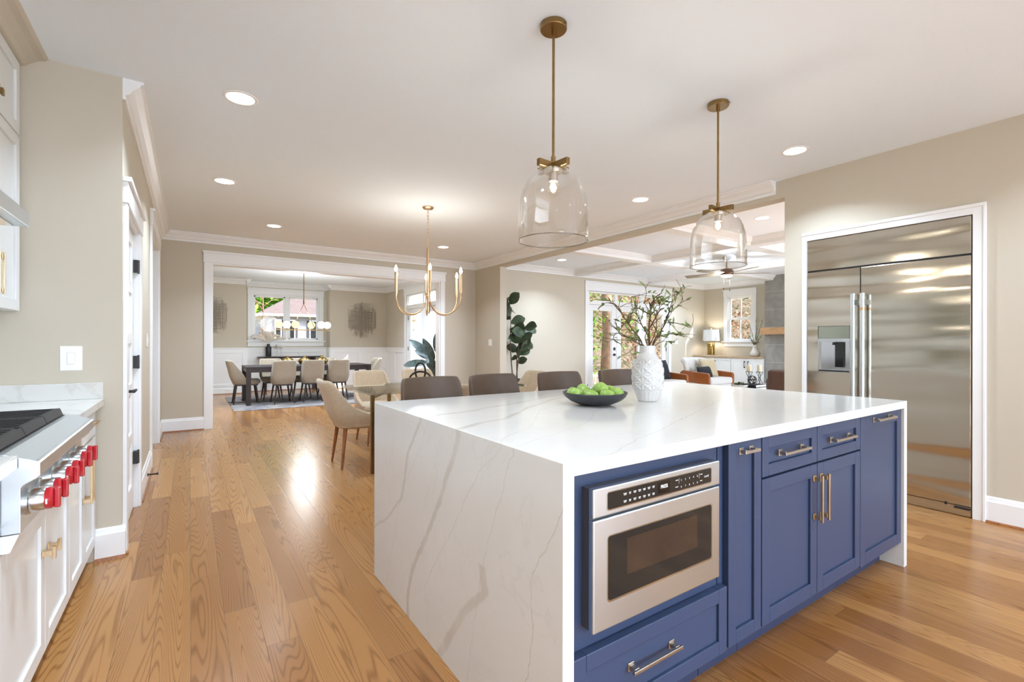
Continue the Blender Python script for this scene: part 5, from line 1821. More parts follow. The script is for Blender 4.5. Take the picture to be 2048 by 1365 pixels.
# a three-looped knot of round bar, one loop up
kx, ky = 2.09, 4.88
pts = []
for i in range(121):
    t = 2 * PI * i / 120
    pts.append(Vector((kx, ky, 0.762 + 0.128)) + cr_ * (0.043 * (math.sin(t) + 2 * math.sin(2 * t))) - Vector((0, 0, 0.047 * (math.cos(t) - 2 * math.cos(2 * t)))) + cf_ * (0.014 * math.sin(3 * t)))
zmin = min(p.z for p in pts)
pts = [p + Vector((0, 0, 0.762 + 0.0105 - zmin)) for p in pts]
sc_ = MB().tube(pts, 0.0105, 10, caps=False).build('knot_sculpture', M_black, smooth=True)
tag(sc_, 'black three-looped knot sculpture standing on the glass table', 'sculpture')
o = MB().box(2.08, 5.30, 0.7625, 2.20, 5.36, 0.780).build('notebook', M_darkwood, bevel=0.002)
tag(o, 'small dark box lying on the glass breakfast table', 'box')

# counter stools


def make_stool():
    r = thing('counter_stool', 'x', 'stool', (0, 0, 0), 'brown leather counter stools behind the island')
    NU, NV = 25, 8
    vs, fs = [], []
    for j in range(NV):
        v = j / (NV - 1)
        for i in range(NU):
            u = -1 + 2 * i / (NU - 1)
            ww = 0.205 + 0.020 * (1 - v)
            x = u * ww
            if j == NV - 1 or True:
                cor = max(0, abs(u) - 0.88) / 0.12
            z = 0.70 + (0.312 - 0.035 * cor * cor * v) * v
            y = -0.205 - 0.07 * v + 0.075 * u * u
            vs.append((x, y, z))
    for j in range(NV - 1):
        for i in range(NU - 1):
            fs.append((j * NU + i, j * NU + i + 1, (j + 1) * NU + i + 1, (j + 1) * NU + i))
    MB().add(vs, fs).build('backrest', M_leather, r, smooth=True, solid=0.028, bevel=0.005, sub=1)
    s = MB().box(-0.225, -0.20, 0.60, 0.225, 0.22, 0.665)
    s.build('seat', M_leather, r, bevel=0.022, seg=4)
    for sx in (-1, 1):
        for sy in (-1, 1):
            MB().tube([(sx * 0.22, sy * 0.20, 0), (sx * 0.17, sy * 0.15, 0.60)], [0.011, 0.017], 10).build('leg', M_darkwood, r, smooth=True, autosm=40)
    MB().tube([(-0.20, 0.185, 0.2), (0.20, 0.185, 0.2)], 0.009, 8).build('footrest', M_black, r)
    for sx in (-1, 1):
        MB().tube([(sx * 0.15, -0.17, 0.62), (sx * 0.15, -0.20, 0.76)], 0.012, 8).build('back_support', M_black, r)
    return r


stl = make_stool()
for x, y, rot, lab in ((1.285, 2.60, PI + 0.03, 'brown leather counter stool nearest the island corner, first from the left'),
                       (1.775, 2.62, PI + 0.10, 'second brown leather counter stool from the left behind the island'),
                       (2.325, 2.59, PI, 'third brown leather counter stool, behind the bowl of apples'),
                       (2.93, 2.58, PI - 0.02, 'fourth brown leather counter stool, half hidden behind the white vase')):
    place(stl, x, y, rot, lab)

# ================================================================== chandelier over the breakfast table
ch = thing('chandelier', 'gold six-armed candle chandelier over the glass breakfast table', 'chandelier', (2.215, 4.965, ZC))
hx, hy = 2.215, 4.965
MB().lathe([(0.001, 0), (0.064, 0), (0.064, -0.010), (0.052, -0.022), (0.02, -0.026), (0.001, -0.026)], (hx, hy, ZC - 0.0005), 36).build('canopy', M_gold, ch, smooth=True, autosm=40)
zt, zbm = ZC - 0.026, 2.285
nl = 12
for i in range(nl):
    zc = zt - (i + 0.5) * (zt - zbm) / nl
    hl = (zt - zbm) / nl * 0.66
    pts = []
    for k in range(17):
        a = 2 * PI * k / 16
        pts.append((math.cos(a) * 0.010, 0, math.sin(a) * hl))
    ang = 0.6 + (PI / 2) * (i % 2)
    pts = [(hx + p[0] * math.cos(ang), hy + p[0] * math.sin(ang), zc + p[2]) for p in pts]
    MB().tube(pts, 0.0024, 6, caps=False).build('chain_link', M_gold, ch, smooth=True)
MB().cyl((hx, hy, 2.285), (hx, hy, 1.79), 0.0165, n=24).cyl((hx, hy, 1.79), (hx, hy, 1.72), 0.026, 0.026, 24).cyl((hx, hy, 1.72), (hx, hy, 1.60), 0.012, 0.008, 16).build('stem', M_gold, ch, smooth=True, autosm=40)
for k in range(6):
    a = math.radians(-150 + 13 + 60 * k)
    d = cr_ * math.cos(a) + cf_ * math.sin(a)
    R_ = 0.40
    c0 = Vector((hx, hy, 0))
    pts = [c0 + d * 0.022 + Vector((0, 0, 1.765))]
    for i in range(15):
        b = PI * i / 14
        rr = (R_ - 0.022) / 2
        pts.append(c0 + d * (0.022 + rr - rr * math.cos(b)) + Vector((0, 0, 1.745 - 0.20 * math.sin(b))))
    pts.append(c0 + d * R_ + Vector((0, 0, 1.77)))
    ar = MB().tube(pts, 0.0062, 8).build('arm', M_gold, ch, smooth=True)
    e_ = c0 + d * R_
    MB().cyl((e_.x, e_.y, 1.77), (e_.x, e_.y, 1.80), 0.010, n=14).cyl((e_.x, e_.y, 1.80), (e_.x, e_.y, 1.99), 0.0145, n=18).build('candle_sleeve', M_gold, ar, smooth=True, autosm=40)
    MB().lathe([(0.006, 0), (0.014, 0.012), (0.0165, 0.028), (0.011, 0.05), (0.003, 0.068), (0.001, 0.072)], (e_.x, e_.y, 1.99), 16).build('bulb', E_candle, ar, smooth=True)
lamp('chandelier_glow', 'POINT', (hx, hy, 2.05), 9 * LAMP, (1, 0.95, 0.86), ch, 0.3)
# ================================================================== dining room
o = MB().box(0.65, 9.76, 0.0, 3.75, 12.3, 0.010).build('area_rug', M_rug, bevel=0.003)
tag(o, 'blue, grey and tan patterned rug under the dark dining table', 'rug')
dt = thing('dining_table', 'long dark espresso wood dining table', 'table', (2.1, 10.95, 0))
MB().box(0.90, 10.45, 0.725, 3.32, 11.45, 0.755).build('tabletop', M_darkwood, dt, bevel=0.003)
for (a, b, c, d) in ((0.93, 10.47, 3.29, 10.50), (0.93, 11.40, 3.29, 11.43), (0.92, 10.50, 0.95, 11.40), (3.27, 10.50, 3.30, 11.40)):
    MB().box(a, b, 0.645, c, d, 0.725).build('apron', M_darkwood, dt)
for x in (0.905, 3.235):
    for y in (10.455, 11.365):
        MB().box(x, y, 0.0105, x + 0.08, y + 0.08, 0.725).build('leg', M_darkwood, dt, bevel=0.003)

dc = shell_chair('dining_chair', 'x', 'chair', 'greige dining chairs round the dark table', M_greige, M_darkwood, w=0.425, seat=0.47, back=0.87, lean=0.09, wrap=0.66, armh=0.04, apron=M_darkwood, leg_r=(0.020, 0.012), splay=0.055, thick=0.035, flat=4.2, depth=0.50, armfront=0.45, sweep=0.86, send=1.12)
dc.location.z = 0.0105
for x, y, rot, lab in ((1.555, 10.60, 0.04, 'greige dining chair on the near side of the dark table, first from the left'),
                       (2.105, 10.62, 0.0, 'greige dining chair in the middle of the near side of the dark table'),
                       (2.635, 10.64, -0.05, 'greige dining chair on the near side of the dark table, third from the left'),
                       (0.93, 10.95, -PI / 2, 'greige dining chair at the left end of the dark table, seen from the side'),
                       (3.36, 10.97, PI / 2, 'greige dining chair at the right end of the dark table'),
                       (1.46, 11.36, PI, 'greige dining chair on the far side of the dark table, behind the left bronze vase'),
                       (2.03, 11.36, PI, 'greige dining chair on the far side of the dark table, behind the middle bronze vase'),
                       (2.62, 11.36, PI, 'greige dining chair on the far side of the dark table, behind the right bronze vase')):
    q = place(dc, x, y, rot, lab)
    q.location.z = 0.0105

tv0 = thing('vase', 'x', 'vase', (0, 0, 0), 'bronze vases on the dining table')
MB().lathe([(0.001, 0), (0.05, 0.0), (0.10, 0.025), (0.132, 0.07), (0.128, 0.10), (0.095, 0.135), (0.05, 0.152), (0.034, 0.160), (0.030, 0.178), (0.040, 0.192), (0.034, 0.190), (0.024, 0.17), (0.001, 0.16)], (0, 0, 0), 36).build('body', M_goldcer, tv0, smooth=True)
for i, (x, lab) in enumerate(((1.70, 'left of the three squat bronze vases on the dining table'), (2.04, 'middle one of the three squat bronze vases on the dining table'), (2.385, 'right of the three squat bronze vases on the dining table'))):
    q = tv0 if i == 0 else copy_tree(tv0)
    q.location = (x, 10.95, 0.7555)
    q['label'] = lab

# console under the window
cs = thing('console_table', 'dark console table under the dining room window', 'console', (2.1, 13.3, 0))
MB().box(1.40, 13.22, 0.845, 2.90, 13.52, 0.875).build('tabletop', M_darkwood, cs, bevel=0.004)
for x in (1.55, 2.70):
    for y in (13.24, 13.46):
        MB().box(x, y, 0, x + 0.04, y + 0.04, 0.845).build('leg', M_darkwood, cs)
MB().box(1.59, 13.35, 0.78, 2.70, 13.38, 0.845).build('rail', M_darkwood, cs)
pv = thing('vase', 'black bottle vase of pampas grass on the dining console', 'vase', (1.64, 13.36, 0.876))
MB().lathe([(0.001, 0), (0.063, 0), (0.066, 0.01), (0.066, 0.235), (0.060, 0.25), (0.036, 0.26), (0.034, 0.315), (0.030, 0.318), (0.028, 0.26), (0.001, 0.20)], (1.64, 13.36, 0.876), 36).build('body', M_ebony, pv, smooth=True, autosm=40)
pg = thing('pampas_grass', 'pale pampas plumes in the black vase under the dining window', 'dried grass', (1.64, 13.36, 1.15))
rp = random.Random(9)
for k in range(9):
    a = (k - 4) / 4
    dx = a * 0.34 + rp.uniform(-.02, .02)
    hgt = 0.30 - 0.12 * a * a + rp.uniform(-.03, .03)
    b = rp.uniform(-0.08, 0.08)
    base = Vector((1.64, 13.36, 1.10))
    pts = smoothpts([base, base + Vector((dx * 0.2, b * .3, 0.16)), base + Vector((dx * 0.6, b * .7, 0.10 + hgt * 0.85)), base + Vector((dx * 1.1, b, 0.10 + hgt * 0.92))], 6)
    n = len(pts)
    m = MB().tube(pts, [0.0025 + 0.022 * max(0, math.sin(PI * max(0, (i / (n - 1) - 0.35) / 0.65)) ** 0.8) for i in range(n)], 7)
    for i in range(90):
        j = rp.randint(int(n * 0.4), n - 2)
        d = (pts[j + 1] - pts[j]).normalized() + Vector((rp.uniform(-1, 1), rp.uniform(-1, 1), rp.uniform(-1, 1))) * 0.7
        m.leaf(pts[j], d, (0, -1, 0.3), 0.07, 0.008, n=2)
    m.build('plume', M_pampas, pg, normals=False)
for i, (x, h, lab) in enumerate(((1.835, 0.24, 'taller dandelion-like white ornament on a clear base beside the black vase'), (1.935, 0.20, 'shorter dandelion-like white ornament on a clear base beside the black vase'))):
    f = thing('flower_ornament', lab, 'ornament', (x, 13.34, 0.876), 'white globe ornaments on the dining console')
    MB().box(x - 0.035, 13.305, 0.876, x + 0.035, 13.375, 0.935).build('base', M_shade, f, bevel=0.003)
    MB().cyl((x, 13.34, 0.935), (x, 13.34, 0.876 + h), 0.003, n=6).build('stem', M_brass, f)
    m = MB()
    for k in range(120):
        d = Vector((rp.gauss(0, 1), rp.gauss(0, 1), rp.gauss(0, 1))).normalized()
        c = Vector((x, 13.34, 0.876 + h + 0.03))
        m.tube([c, c + d * 0.045], [0.0006, 0.003], 4)
    m.ball((x, 13.34, 0.876 + h + 0.03), 0.032, 12)
    m.build('bloom', M_vase2, f)

# wall sculptures


def hatch_art(label, x0, x1, z0, z1, seed):
    r = random.Random(seed)
    m = MB()
    w_, h_ = x1 - x0, z1 - z0
    for k in range(30):
        t = (k + 0.5) / 30
        env = math.sin(PI * (0.12 + 0.76 * t)) ** 0.6
        x = x0 + w_ * t
        c = (z0 + z1) / 2 + r.uniform(-0.06, 0.06)
        L = h_ / 2 * env * r.uniform(0.55, 1.0)
        y = 13.2 - r.uniform(0.012, 0.05)
        m.box(x - 0.003, y - 0.003, c - L, x + 0.003, y + 0.003, c + L)
    for k in range(30):
        t = (k + 0.5) / 30
        env = math.sin(PI * (0.12 + 0.76 * t)) ** 0.6
        z = z0 + h_ * t
        c = (x0 + x1) / 2 + r.uniform(-0.08, 0.08)
        L = w_ / 2 * env * r.uniform(0.35, 1.0)
        y = 13.2 - r.uniform(0.012, 0.05)
        m.box(c - L, y - 0.003, z - 0.003, c + L, y + 0.003, z + 0.003)
    m.box((x0 + x1) / 2 - 0.01, 13.185, z0 + h_ * 0.7, (x0 + x1) / 2 + 0.01, 13.2, z0 + h_ * 0.72)
    return tag(m.build('wall_sculpture', M_artmetal), label, 'wall art', 'crosshatched metal wall sculptures')


hatch_art('crosshatched metal rod wall sculpture left of the dining window, cut off by the door casing', -0.02, 0.74, 1.42, 2.32, 4)
hatch_art('crosshatched metal rod wall sculpture right of the dining window', 3.55, 4.32, 1.36, 2.32, 6)

# linear chandelier
lc = thing('linear_chandelier', 'brass linear chandelier with six opal globes over the dining table', 'chandelier', (2.02, 10.95, ZC))
MB().cyl((2.02, 10.95, ZC), (2.02, 10.95, ZC - 0.025), 0.06, n=28).cyl((2.02, 10.95, ZC - 0.025), (2.02, 10.95, 2.05), 0.008, n=10).cyl((2.02, 10.95, 2.05), (2.02, 10.95, 2.14), 0.016, n=14).build('stem', M_brass, lc, smooth=True, autosm=40)
MB().tube([(2.02, 10.95, 2.06), (1.78, 10.95, 1.50)], 0.006, 8).tube([(2.02, 10.95, 2.06), (2.26, 10.95, 1.50)], 0.006, 8).build('strut', M_brass, lc, smooth=True)
MB().box(1.50, 10.938, 1.488, 2.54, 10.962, 1.51).build('bar', M_brass, lc, bevel=0.002)
for i, (dx, dy, em) in enumerate(((-0.49, -0.02, E_globe), (-0.31, 0.13, E_globew), (-0.185, -0.13, E_globe), (0.18, 0.13, E_globe), (0.33, -0.13, E_globew), (0.485, 0.02, E_globew))):
    x, y = 2.02 + dx, 10.95 + dy
    a_ = MB().tube([(x, 10.95, 1.50), (x, y, 1.50), (x, y, 1.525)], 0.005, 8).cyl((x, y, 1.52), (x, y, 1.535), 0.02, n=14).build('globe_holder', M_brass, lc, smooth=True, autosm=40)
    MB().ball((x, y, 1.61), 0.08, 24).build('globe', em, a_, smooth=True)

lamp('globes_glow', 'POINT', (2.02, 10.95, 1.80), 30 * LAMP, (0.95, 0.98, 1.0), lc, 0.25)

# bird of paradise plant by the dining room door
bp = thing('potted_plant', 'tall grey-green broad-leaved plant by the dining room glass door', 'plant', (4.17, 9.05, 0))
MB().lathe([(0.001, 0), (0.15, 0), (0.19, 0.02), (0.21, 0.36), (0.20, 0.38), (0.18, 0.36), (0.17, 0.30), (0.001, 0.30)], (4.17, 9.05, 0), 32).build('pot', M_ebony, bp, smooth=True, autosm=40)
st, lf_ = MB(), MB()
base = Vector((4.17, 9.05, 0.30))


def paddle(t):
    return min(1, math.sin(PI * min(1, t * 0.96 + 0.03)) ** 0.6)


for (a, b, z, da, db, dz, L) in ((-0.12, 0.0, 0.98, -0.75, 0.0, 0.62, 0.50), (-0.06, 0.1, 0.88, -0.8, 0.1, 0.45, 0.42), (0.02, -0.06, 0.86, -0.35, -0.2, 0.75, 0.48), (-0.12, -0.1, 0.80, -1.0, 0.0, -0.02, 0.50), (0.06, 0.0, 1.0, 0.0, 0.0, 1.0, 0.45), (0.05, 0.0, 0.5, -0.2, -0.2, 0.9, 0.42), (0.10, 0.0, 0.9, 0.3, -0.2, 0.8, 0.4), (0.10, -0.1, 0.7, 0.25, -0.4, 0.7, 0.4), (0.0, 0.1, 0.62, -0.5, 0.4, 0.7, 0.4)):
    tip = base + cr_ * a + cf_ * b + Vector((0, 0, z - 0.28))
    st.tube(smoothpts([base + cr_ * a * 0.15, base + cr_ * a * 0.45 + Vector((0, 0, (z - 0.28) * 0.6)), tip], 5), [0.011] * 5 + [0.008] * 6, 7)
    d = cr_ * da + cf_ * db + Vector((0, 0, dz))
    lf_.leaf(tip, d, -cf_ + Vector((0, 0, 0.5)), L, 0.17, curl=0.22, fold=0.25, shape=paddle, n=8)
st.build('stems', M_figpale, bp, smooth=True)
lf_.build('leaves', M_figpale, bp, normals=False, smooth=True)

# ================================================================== living room
# fiddle leaf fig
fg = thing('fiddle_leaf_fig', 'fiddle leaf fig in a black square pot behind the stub wall of the living room', 'plant', (5.03, 7.30, 0))
fx, fy = 5.03, 7.30
po = MB().hexa([(fx - .13, fy - .13, 0), (fx + .13, fy - .13, 0), (fx + .13, fy + .13, 0), (fx - .13, fy + .13, 0)], [(fx - .19, fy - .19, 0.55), (fx + .19, fy - .19, 0.55), (fx + .19, fy + .19, 0.55), (fx - .19, fy + .19, 0.55)])
po.build('pot', M_ebony, fg, bevel=0.01)
MB().box(fx - .165, fy - .165, 0.54, fx + .165, fy + .165, 0.553).build('soil', M_soil, fg)
st, lf_ = MB(), MB()
rf_ = random.Random(11)


def obov(t):
    return math.sin(PI * min(1, t ** 1.25 * 0.97 + 0.02)) ** 0.65


fpts = []
for (a0, b0, a1, h1) in ((-0.06, 0.0, -0.13, 2.05), (0.02, 0.03, 0.05, 1.50), (0.0, -0.03, 0.17, 1.55)):
    b_ = Vector((fx, fy, 0.55)) + cr_ * a0 + cf_ * b0
    e_ = Vector((fx, fy, h1)) + cr_ * a1 + cf_ * b0 * 2
    pts = smoothpts([b_, b_.lerp(e_, 0.4) - cr_ * 0.02, b_.lerp(e_, 0.75) + cr_ * 0.01, e_], 6)
    st.tube(pts, [0.013 - 0.008 * i / (len(pts) - 1) for i in range(len(pts))], 7)
    fpts.append(pts)
for pts, n, lo in ((fpts[0], 7, 0.62), (fpts[1], 12, 0.28), (fpts[2], 11, 0.38)):
    for k in range(n):
        t = lo + (1 - lo) * (k + 0.5) / n
        p = pts[min(len(pts) - 1, int(t * (len(pts) - 1)))]
        a = k * 2.4 + rf_.uniform(-.4, .4)
        d = cr_ * math.cos(a) + cf_ * math.sin(a) * 0.9 + Vector((0, 0, rf_.uniform(0.0, 0.75)))
        L = rf_.uniform(0.20, 0.29)
        lf_.leaf(p, d, Vector((0, 0, 0.35)) - cf_ * 1.0, L, L * 0.72, curl=0.18, fold=0.18, shape=obov, n=7)
st.build('trunk', M_stem, fg, smooth=True)
lf_.build('leaves', M_fig, fg, normals=False, smooth=True)

o = MB().box(6.0, 1.6, 0.0, 10.3, 6.75, 0.012).build('area_rug', plain('pale_bounce_rug_pile', (226, 224, 220), 1.0, var=0.05, vscale=30, bump=0.3, bscale=200), bevel=0.004)  # unseen rug added to keep the orange floor bounce off the ceiling
tag(o, 'unseen pale rug added under the living room armchairs to bounce neutral light', 'rug')

# armchairs


def make_armchair():
    r = thing('armchair', 'x', 'armchair', (0, 0, 0), 'wood-armed tufted armchairs in the living room')
    # faces -Y, origin below the seat middle
    for sx in (-1, 1):
        x = sx * 0.425
        MB().prism([(-0.36, 0.36), (-0.36, 0.56), (-0.33, 0.60), (0.26, 0.645), (0.33, 0.60), (0.33, 0.42)], 'x', x - 0.032, x + 0.032).build('arm', M_cherry, r, bevel=0.012, seg=3)
        for y in (-0.31, 0.28):
            MB().tube([(x, y * 1.06, 0.0), (x, y, 0.38)], [0.014, 0.024], 10).build('leg', M_cherry, r, smooth=True, autosm=40)
    MB().box(-0.39, -0.34, 0.28, 0.39, 0.33, 0.36).build('seat_frame', M_stone, r, bevel=0.012)
    MB().box(-0.388, -0.375, 0.36, 0.388, 0.26, 0.50).build('seat_cushion', M_stone, r, bevel=0.045, seg=4)
    nu, nv = 24, 12
    vs, fs = [], []
    for j in range(nv + 1):
        for i in range(nu + 1):
            u, v = -1 + 2 * i / nu, j / nv
            x = u * 0.42
            z = 0.42 + 0.46 * v - 0.03 * abs(u) ** 6
            wing = 0.12 * abs(u) ** 5
            tuft = 0.022 * abs(math.sin(u * PI * 2.5)) * (0.4 + 0.6 * abs(math.sin(v * PI * 2.0 + 0.6)))
            roll = 0.07 * max(0, (v - 0.8) / 0.2) ** 2
            vs.append((x, 0.25 + 0.10 * v - wing - tuft + roll, z))
    for j in range(nv):
        for i in range(nu):
            a = j * (nu + 1) + i
            fs.append((a, a + 1, a + nu + 2, a + nu + 1))
    MB().add(vs, fs).build('backrest', M_stone, r, smooth=True, solid=0.09, bevel=0.03)
    return r


ac = make_armchair()
ac.location.z = 0.0125
place(ac, 9.16, 6.12, 0.0, 'tufted grey armchair with orange wood arms, holding the black and tan pillows')
place(ac, 7.66, 6.16, 0.0, 'grey armchair with a dark wood arm partly hidden behind the white vase').location.z = 0.0125


def pillow(name, label, c, w_, h_, th, m, rx, rz):
    nu = 14
    vs, fs = [], []
    for s in (-1, 1):
        for j in range(nu + 1):
            for i in range(nu + 1):
                u, v = -1 + 2 * i / nu, -1 + 2 * j / nu
                bul = (1 - abs(u) ** 2.6) ** 0.6 * (1 - abs(v) ** 2.6) ** 0.6
                pin = 1 - 0.05 * (1 - abs(u)) * 0 - 0.06 * (abs(u) * (1 - abs(v)) + abs(v) * (1 - abs(u)))
                vs.append((u * w_ / 2 * pin, s * th / 2 * bul, v * h_ / 2 * pin))
    n = (nu + 1) ** 2
    for s in range(2):
        for j in range(nu):
            for i in range(nu):
                a = s * n + j * (nu + 1) + i
                fs.append((a, a + 1, a + nu + 2, a + nu + 1) if s == 0 else (a + nu + 1, a + nu + 2, a + 1, a))
    o = MB().add(vs, fs).build(name, m, smooth=True)
    o.location = c
    o.rotation_euler = (rx, 0, rz)
    return tag(o, label, 'pillow')


pillow('pillow', 'black lumbar pillow on the orange-armed chair', (9.03, 6.07, 0.615), 0.50, 0.26, 0.14, M_navy, -0.35, 0.05)
pillow('pillow', 'tan square pillow on the orange-armed chair', (9.30, 6.16, 0.70), 0.44, 0.42, 0.14, M_tan, -0.32, -0.25)
pillow('pillow', 'charcoal pillow on the armchair behind the white vase', (7.78, 6.17, 0.70), 0.42, 0.40, 0.14, M_navy, -0.32, 0.1)

# coffee table and what stands on it
cx, cy = 8.08, 4.45
cft = thing('coffee_table', 'low white coffee table in front of the armchairs', 'table', (cx, cy, 0))
MB().box(cx - 0.62, cy - 0.36, 0.40, cx + 0.62, cy + 0.36, 0.44).build('tabletop', M_vase2, cft, bevel=0.006)
for sx in (-1, 1):
    for sy in (-1, 1):
        MB().box(cx + sx * 0.56 - 0.02, cy + sy * 0.30 - 0.02, 0.0125, cx + sx * 0.56 + 0.02, cy + sy * 0.30 + 0.02, 0.40).build('leg', M_pulln, cft)
for i, (z, w_, l_, lab) in enumerate(((0.4405, 0.27, 0.36, 'lower of two dark books stacked on the coffee table'), (0.4865, 0.25, 0.33, 'upper dark book of the stack on the coffee table, under the orb'))):
    b = thing('book', lab, 'book', (8.02, 4.45, z), 'stacked dark books')
    th = 0.044 if i else 0.045
    e = MB()
    for zz in (z, z + th - 0.004):
        e.box(8.02 - l_ / 2, 4.45 - w_ / 2, zz, 8.02 + l_ / 2, 4.45 + w_ / 2, zz + 0.004)
    e.box(8.02 - l_ / 2, 4.45 - w_ / 2, z, 8.02 - l_ / 2 + 0.004, 4.45 + w_ / 2, z + th)
    e.build('cover', M_navy, b)
    MB().box(8.02 - l_ / 2 + 0.004, 4.45 - w_ / 2 + 0.005, z + 0.004, 8.02 + l_ / 2 - 0.006, 4.45 + w_ / 2 - 0.005, z + th - 0.004).build('pages', M_vase2, b)
ob = thing('wire_orb', 'black open ring orb on the stacked books', 'ornament', (7.98, 4.46, 0.53))
for nv in ((1, 0, 0.2), (0, 1, 0.1), (0.7, 0.7, 0.3), (0.6, -0.6, 0.4), (0.1, 0.2, 1)):
    MB().tube(ring((7.98, 4.46, 0.606), 0.068, 0.006, nv), 0.006, 8, caps=False).build('ring', M_black, ob, smooth=True)
for (x, y, h, ch_, lab) in ((8.16, 4.43, 0.20, 0.12, 'shorter candle holder of black crossed rods with an ivory pillar candle'), (8.24, 4.66, 0.28, 0.12, 'taller candle holder of black crossed rods with an ivory pillar candle')):
    k = thing('candle_holder', lab, 'candle holder', (x, y, 0.4405), 'candle holders on the coffee table')
    z0 = 0.53 if y < 4.5 else 0.4405
    k.location.z = z0
    ORG[k.name] = (x, y, z0)
    m = MB()
    for q in range(4):
        a = q * PI / 2 + 0.4
        p0 = Vector((x + 0.052 * math.cos(a), y + 0.052 * math.sin(a), z0 + 0.004))
        p1 = Vector((x + 0.052 * math.cos(a + PI), y + 0.052 * math.sin(a + PI), z0 + h))
        pm = Vector((x + 0.016 * math.cos(a + PI / 2), y + 0.016 * math.sin(a + PI / 2), z0 + h * 0.52))
        m.tube([p0, pm, p1], 0.0042, 6)
    m.build('rods', M_black, k)
    MB().cyl((x, y, z0 + h), (x, y, z0 + h + 0.007), 0.056, n=24).build('plate', M_black, k)
    MB().cyl((x, y, z0 + h + 0.007), (x, y, z0 + h + 0.007 + ch_), 0.037, n=24).build('candle', M_candle, k, bevel=0.004)
pb = thing('planter_bowl', 'white bowl of dark green succulents on the coffee table', 'planter', (7.80, 4.56, 0.4405))
MB().lathe([(0.001, 0), (0.05, 0), (0.10, 0.03), (0.125, 0.085), (0.118, 0.085), (0.09, 0.06), (0.001, 0.06)], (7.80, 4.56, 0.4405), 32).build('bowl', M_vase, pb, smooth=True)
m = MB()
for k in range(150):
    a, q = rp.uniform(0, 2 * PI), 0.11 * math.sqrt(rp.random())
    c = Vector((7.80 + q * math.cos(a), 4.56 + q * math.sin(a), 0.51 + 0.03 * (1 - q / 0.11)))
    m.leaf(c, (rp.uniform(-1, 1), rp.uniform(-1, 1), rp.uniform(0.3, 1.2)), (0, 0, 1), 0.05, 0.022, n=3)
m.build('succulents', M_succ, pb, normals=False)

# built-in cabinets below the window
for i, (a, b, lab) in enumerate(((6.595, 7.50, 'white built-in cabinet behind the armchair, under the table lamp'), (5.81, 6.59, 'white built-in cabinet next to the fireplace, under the vase of sprigs'))):
    r = thing('sideboard_cabinet', lab, 'cabinet', (11.1, (a + b) / 2, 0), 'built-in cabinets under the living room window')
    MB().box(10.872, a, 0.0, 11.34, b, 0.875).build('body', M_cab, r)
    mid = (a + b) / 2
    fx_ = lambda u, d, z: (d, u, z)
    for (p, q, hy) in ((a + 0.003, mid - 0.002, mid - 0.045), (mid + 0.002, b - 0.003, mid + 0.045)):
        d_ = MB(fx_).shaker(p, q, 0.10, 0.872, 10.872, 10.85, 0.055, 0.008).build('door', M_cab, r, bevel=0.002)
        pull(fx_, hy, 0.66, hy, 0.80, 10.85, -0.034, M_black, d_)
o = MB().box(10.83, 5.805, 0.876, 11.345, 7.62, 0.918).build('worktop', M_oaktop, bevel=0.003)
tag(o, 'pale oak top of the built-in cabinets under the living room window', 'countertop')

tl = thing('table_lamp', 'table lamp with white drum shade and gold textured base', 'lamp', (11.08, 7.27, 0.919))
lx, ly = 11.08, 7.27
MB().box(lx - 0.10, ly - 0.10, 0.919, lx + 0.10, ly + 0.10, 0.935).build('foot', M_chrome, tl)


def hammered(a, t, z):
    return 0.004 * math.sin(9 * a + 20 * z) * math.sin(60 * z)


MB().lathe([(0.001, 0.935), (0.085, 0.935), (0.088, 0.95), (0.088, 1.22), (0.082, 1.235), (0.001, 1.235)], (lx, ly, 0), 48, hammered).build('base', M_goldcer, tl, smooth=True)
MB().cyl((lx, ly, 1.235), (lx, ly, 1.60), 0.008, n=10).ball((lx, ly, 1.61), 0.016, 12).build('stem', M_gold, tl, smooth=True)
MB().lathe([(0.205, 1.29), (0.19, 1.575), (0.186, 1.575), (0.201, 1.29), (0.205, 1.29)], (lx, ly, 0), 48).build('lamp_shade', M_vase, tl, smooth=True, autosm=40)
lamp('table_lamp_glow', 'POINT', (lx, ly, 1.43), 5 * LAMP, (1, 0.9, 0.75), tl, 0.05)

sv = thing('vase', 'matte white gourd vase on the oak top beside the fireplace', 'vase', (11.08, 6.12, 0.919))
MB().lathe([(0.001, 0), (0.07, 0), (0.10, 0.025), (0.11, 0.06), (0.102, 0.10), (0.072, 0.15), (0.055, 0.20), (0.052, 0.25), (0.056, 0.275), (0.05, 0.275), (0.046, 0.24), (0.001, 0.1)], (11.08, 6.12, 0.919), 40).build('body', M_vase2, sv, smooth=True)
sg = thing('sprig_bouquet', 'pale green sprigs in the white gourd vase beside the fireplace', 'branches', (11.08, 6.12, 1.15))
st, lf_ = MB(), MB()
for k in range(11):
    a = -0.55 + 0.95 * k / 10
    b_ = Vector((11.08, 6.12, 1.10))
    L = rp.uniform(0.42, 0.62)
    dep = rp.uniform(-0.12, 0.03)
    pts = smoothpts([b_, b_ + Vector((0, 0, 0.15)) + cr_ * a * 0.12, b_ + Vector((0, 0, 0.15 + L * 0.55 * (1.1 - abs(a)))) + cr_ * a * 0.45 + cf_ * dep, b_ + Vector((0, 0, 0.16 + L * 0.95 * (1.15 - abs(a)))) + cr_ * a * 0.8 + cf_ * dep * 1.5], 6)
    st.tube(pts, [0.004 - 0.0025 * i / (len(pts) - 1) for i in range(len(pts))], 5)
    for q in range(26):
        j = rp.randint(5, len(pts) - 1)
        lf_.leaf(pts[j], (rp.uniform(-1, 1), rp.uniform(-1, 1), rp.uniform(-0.2, 1)), (0, 0, 1), 0.05, 0.022, n=3)
st.build('stems', M_twig, sg, smooth=True)
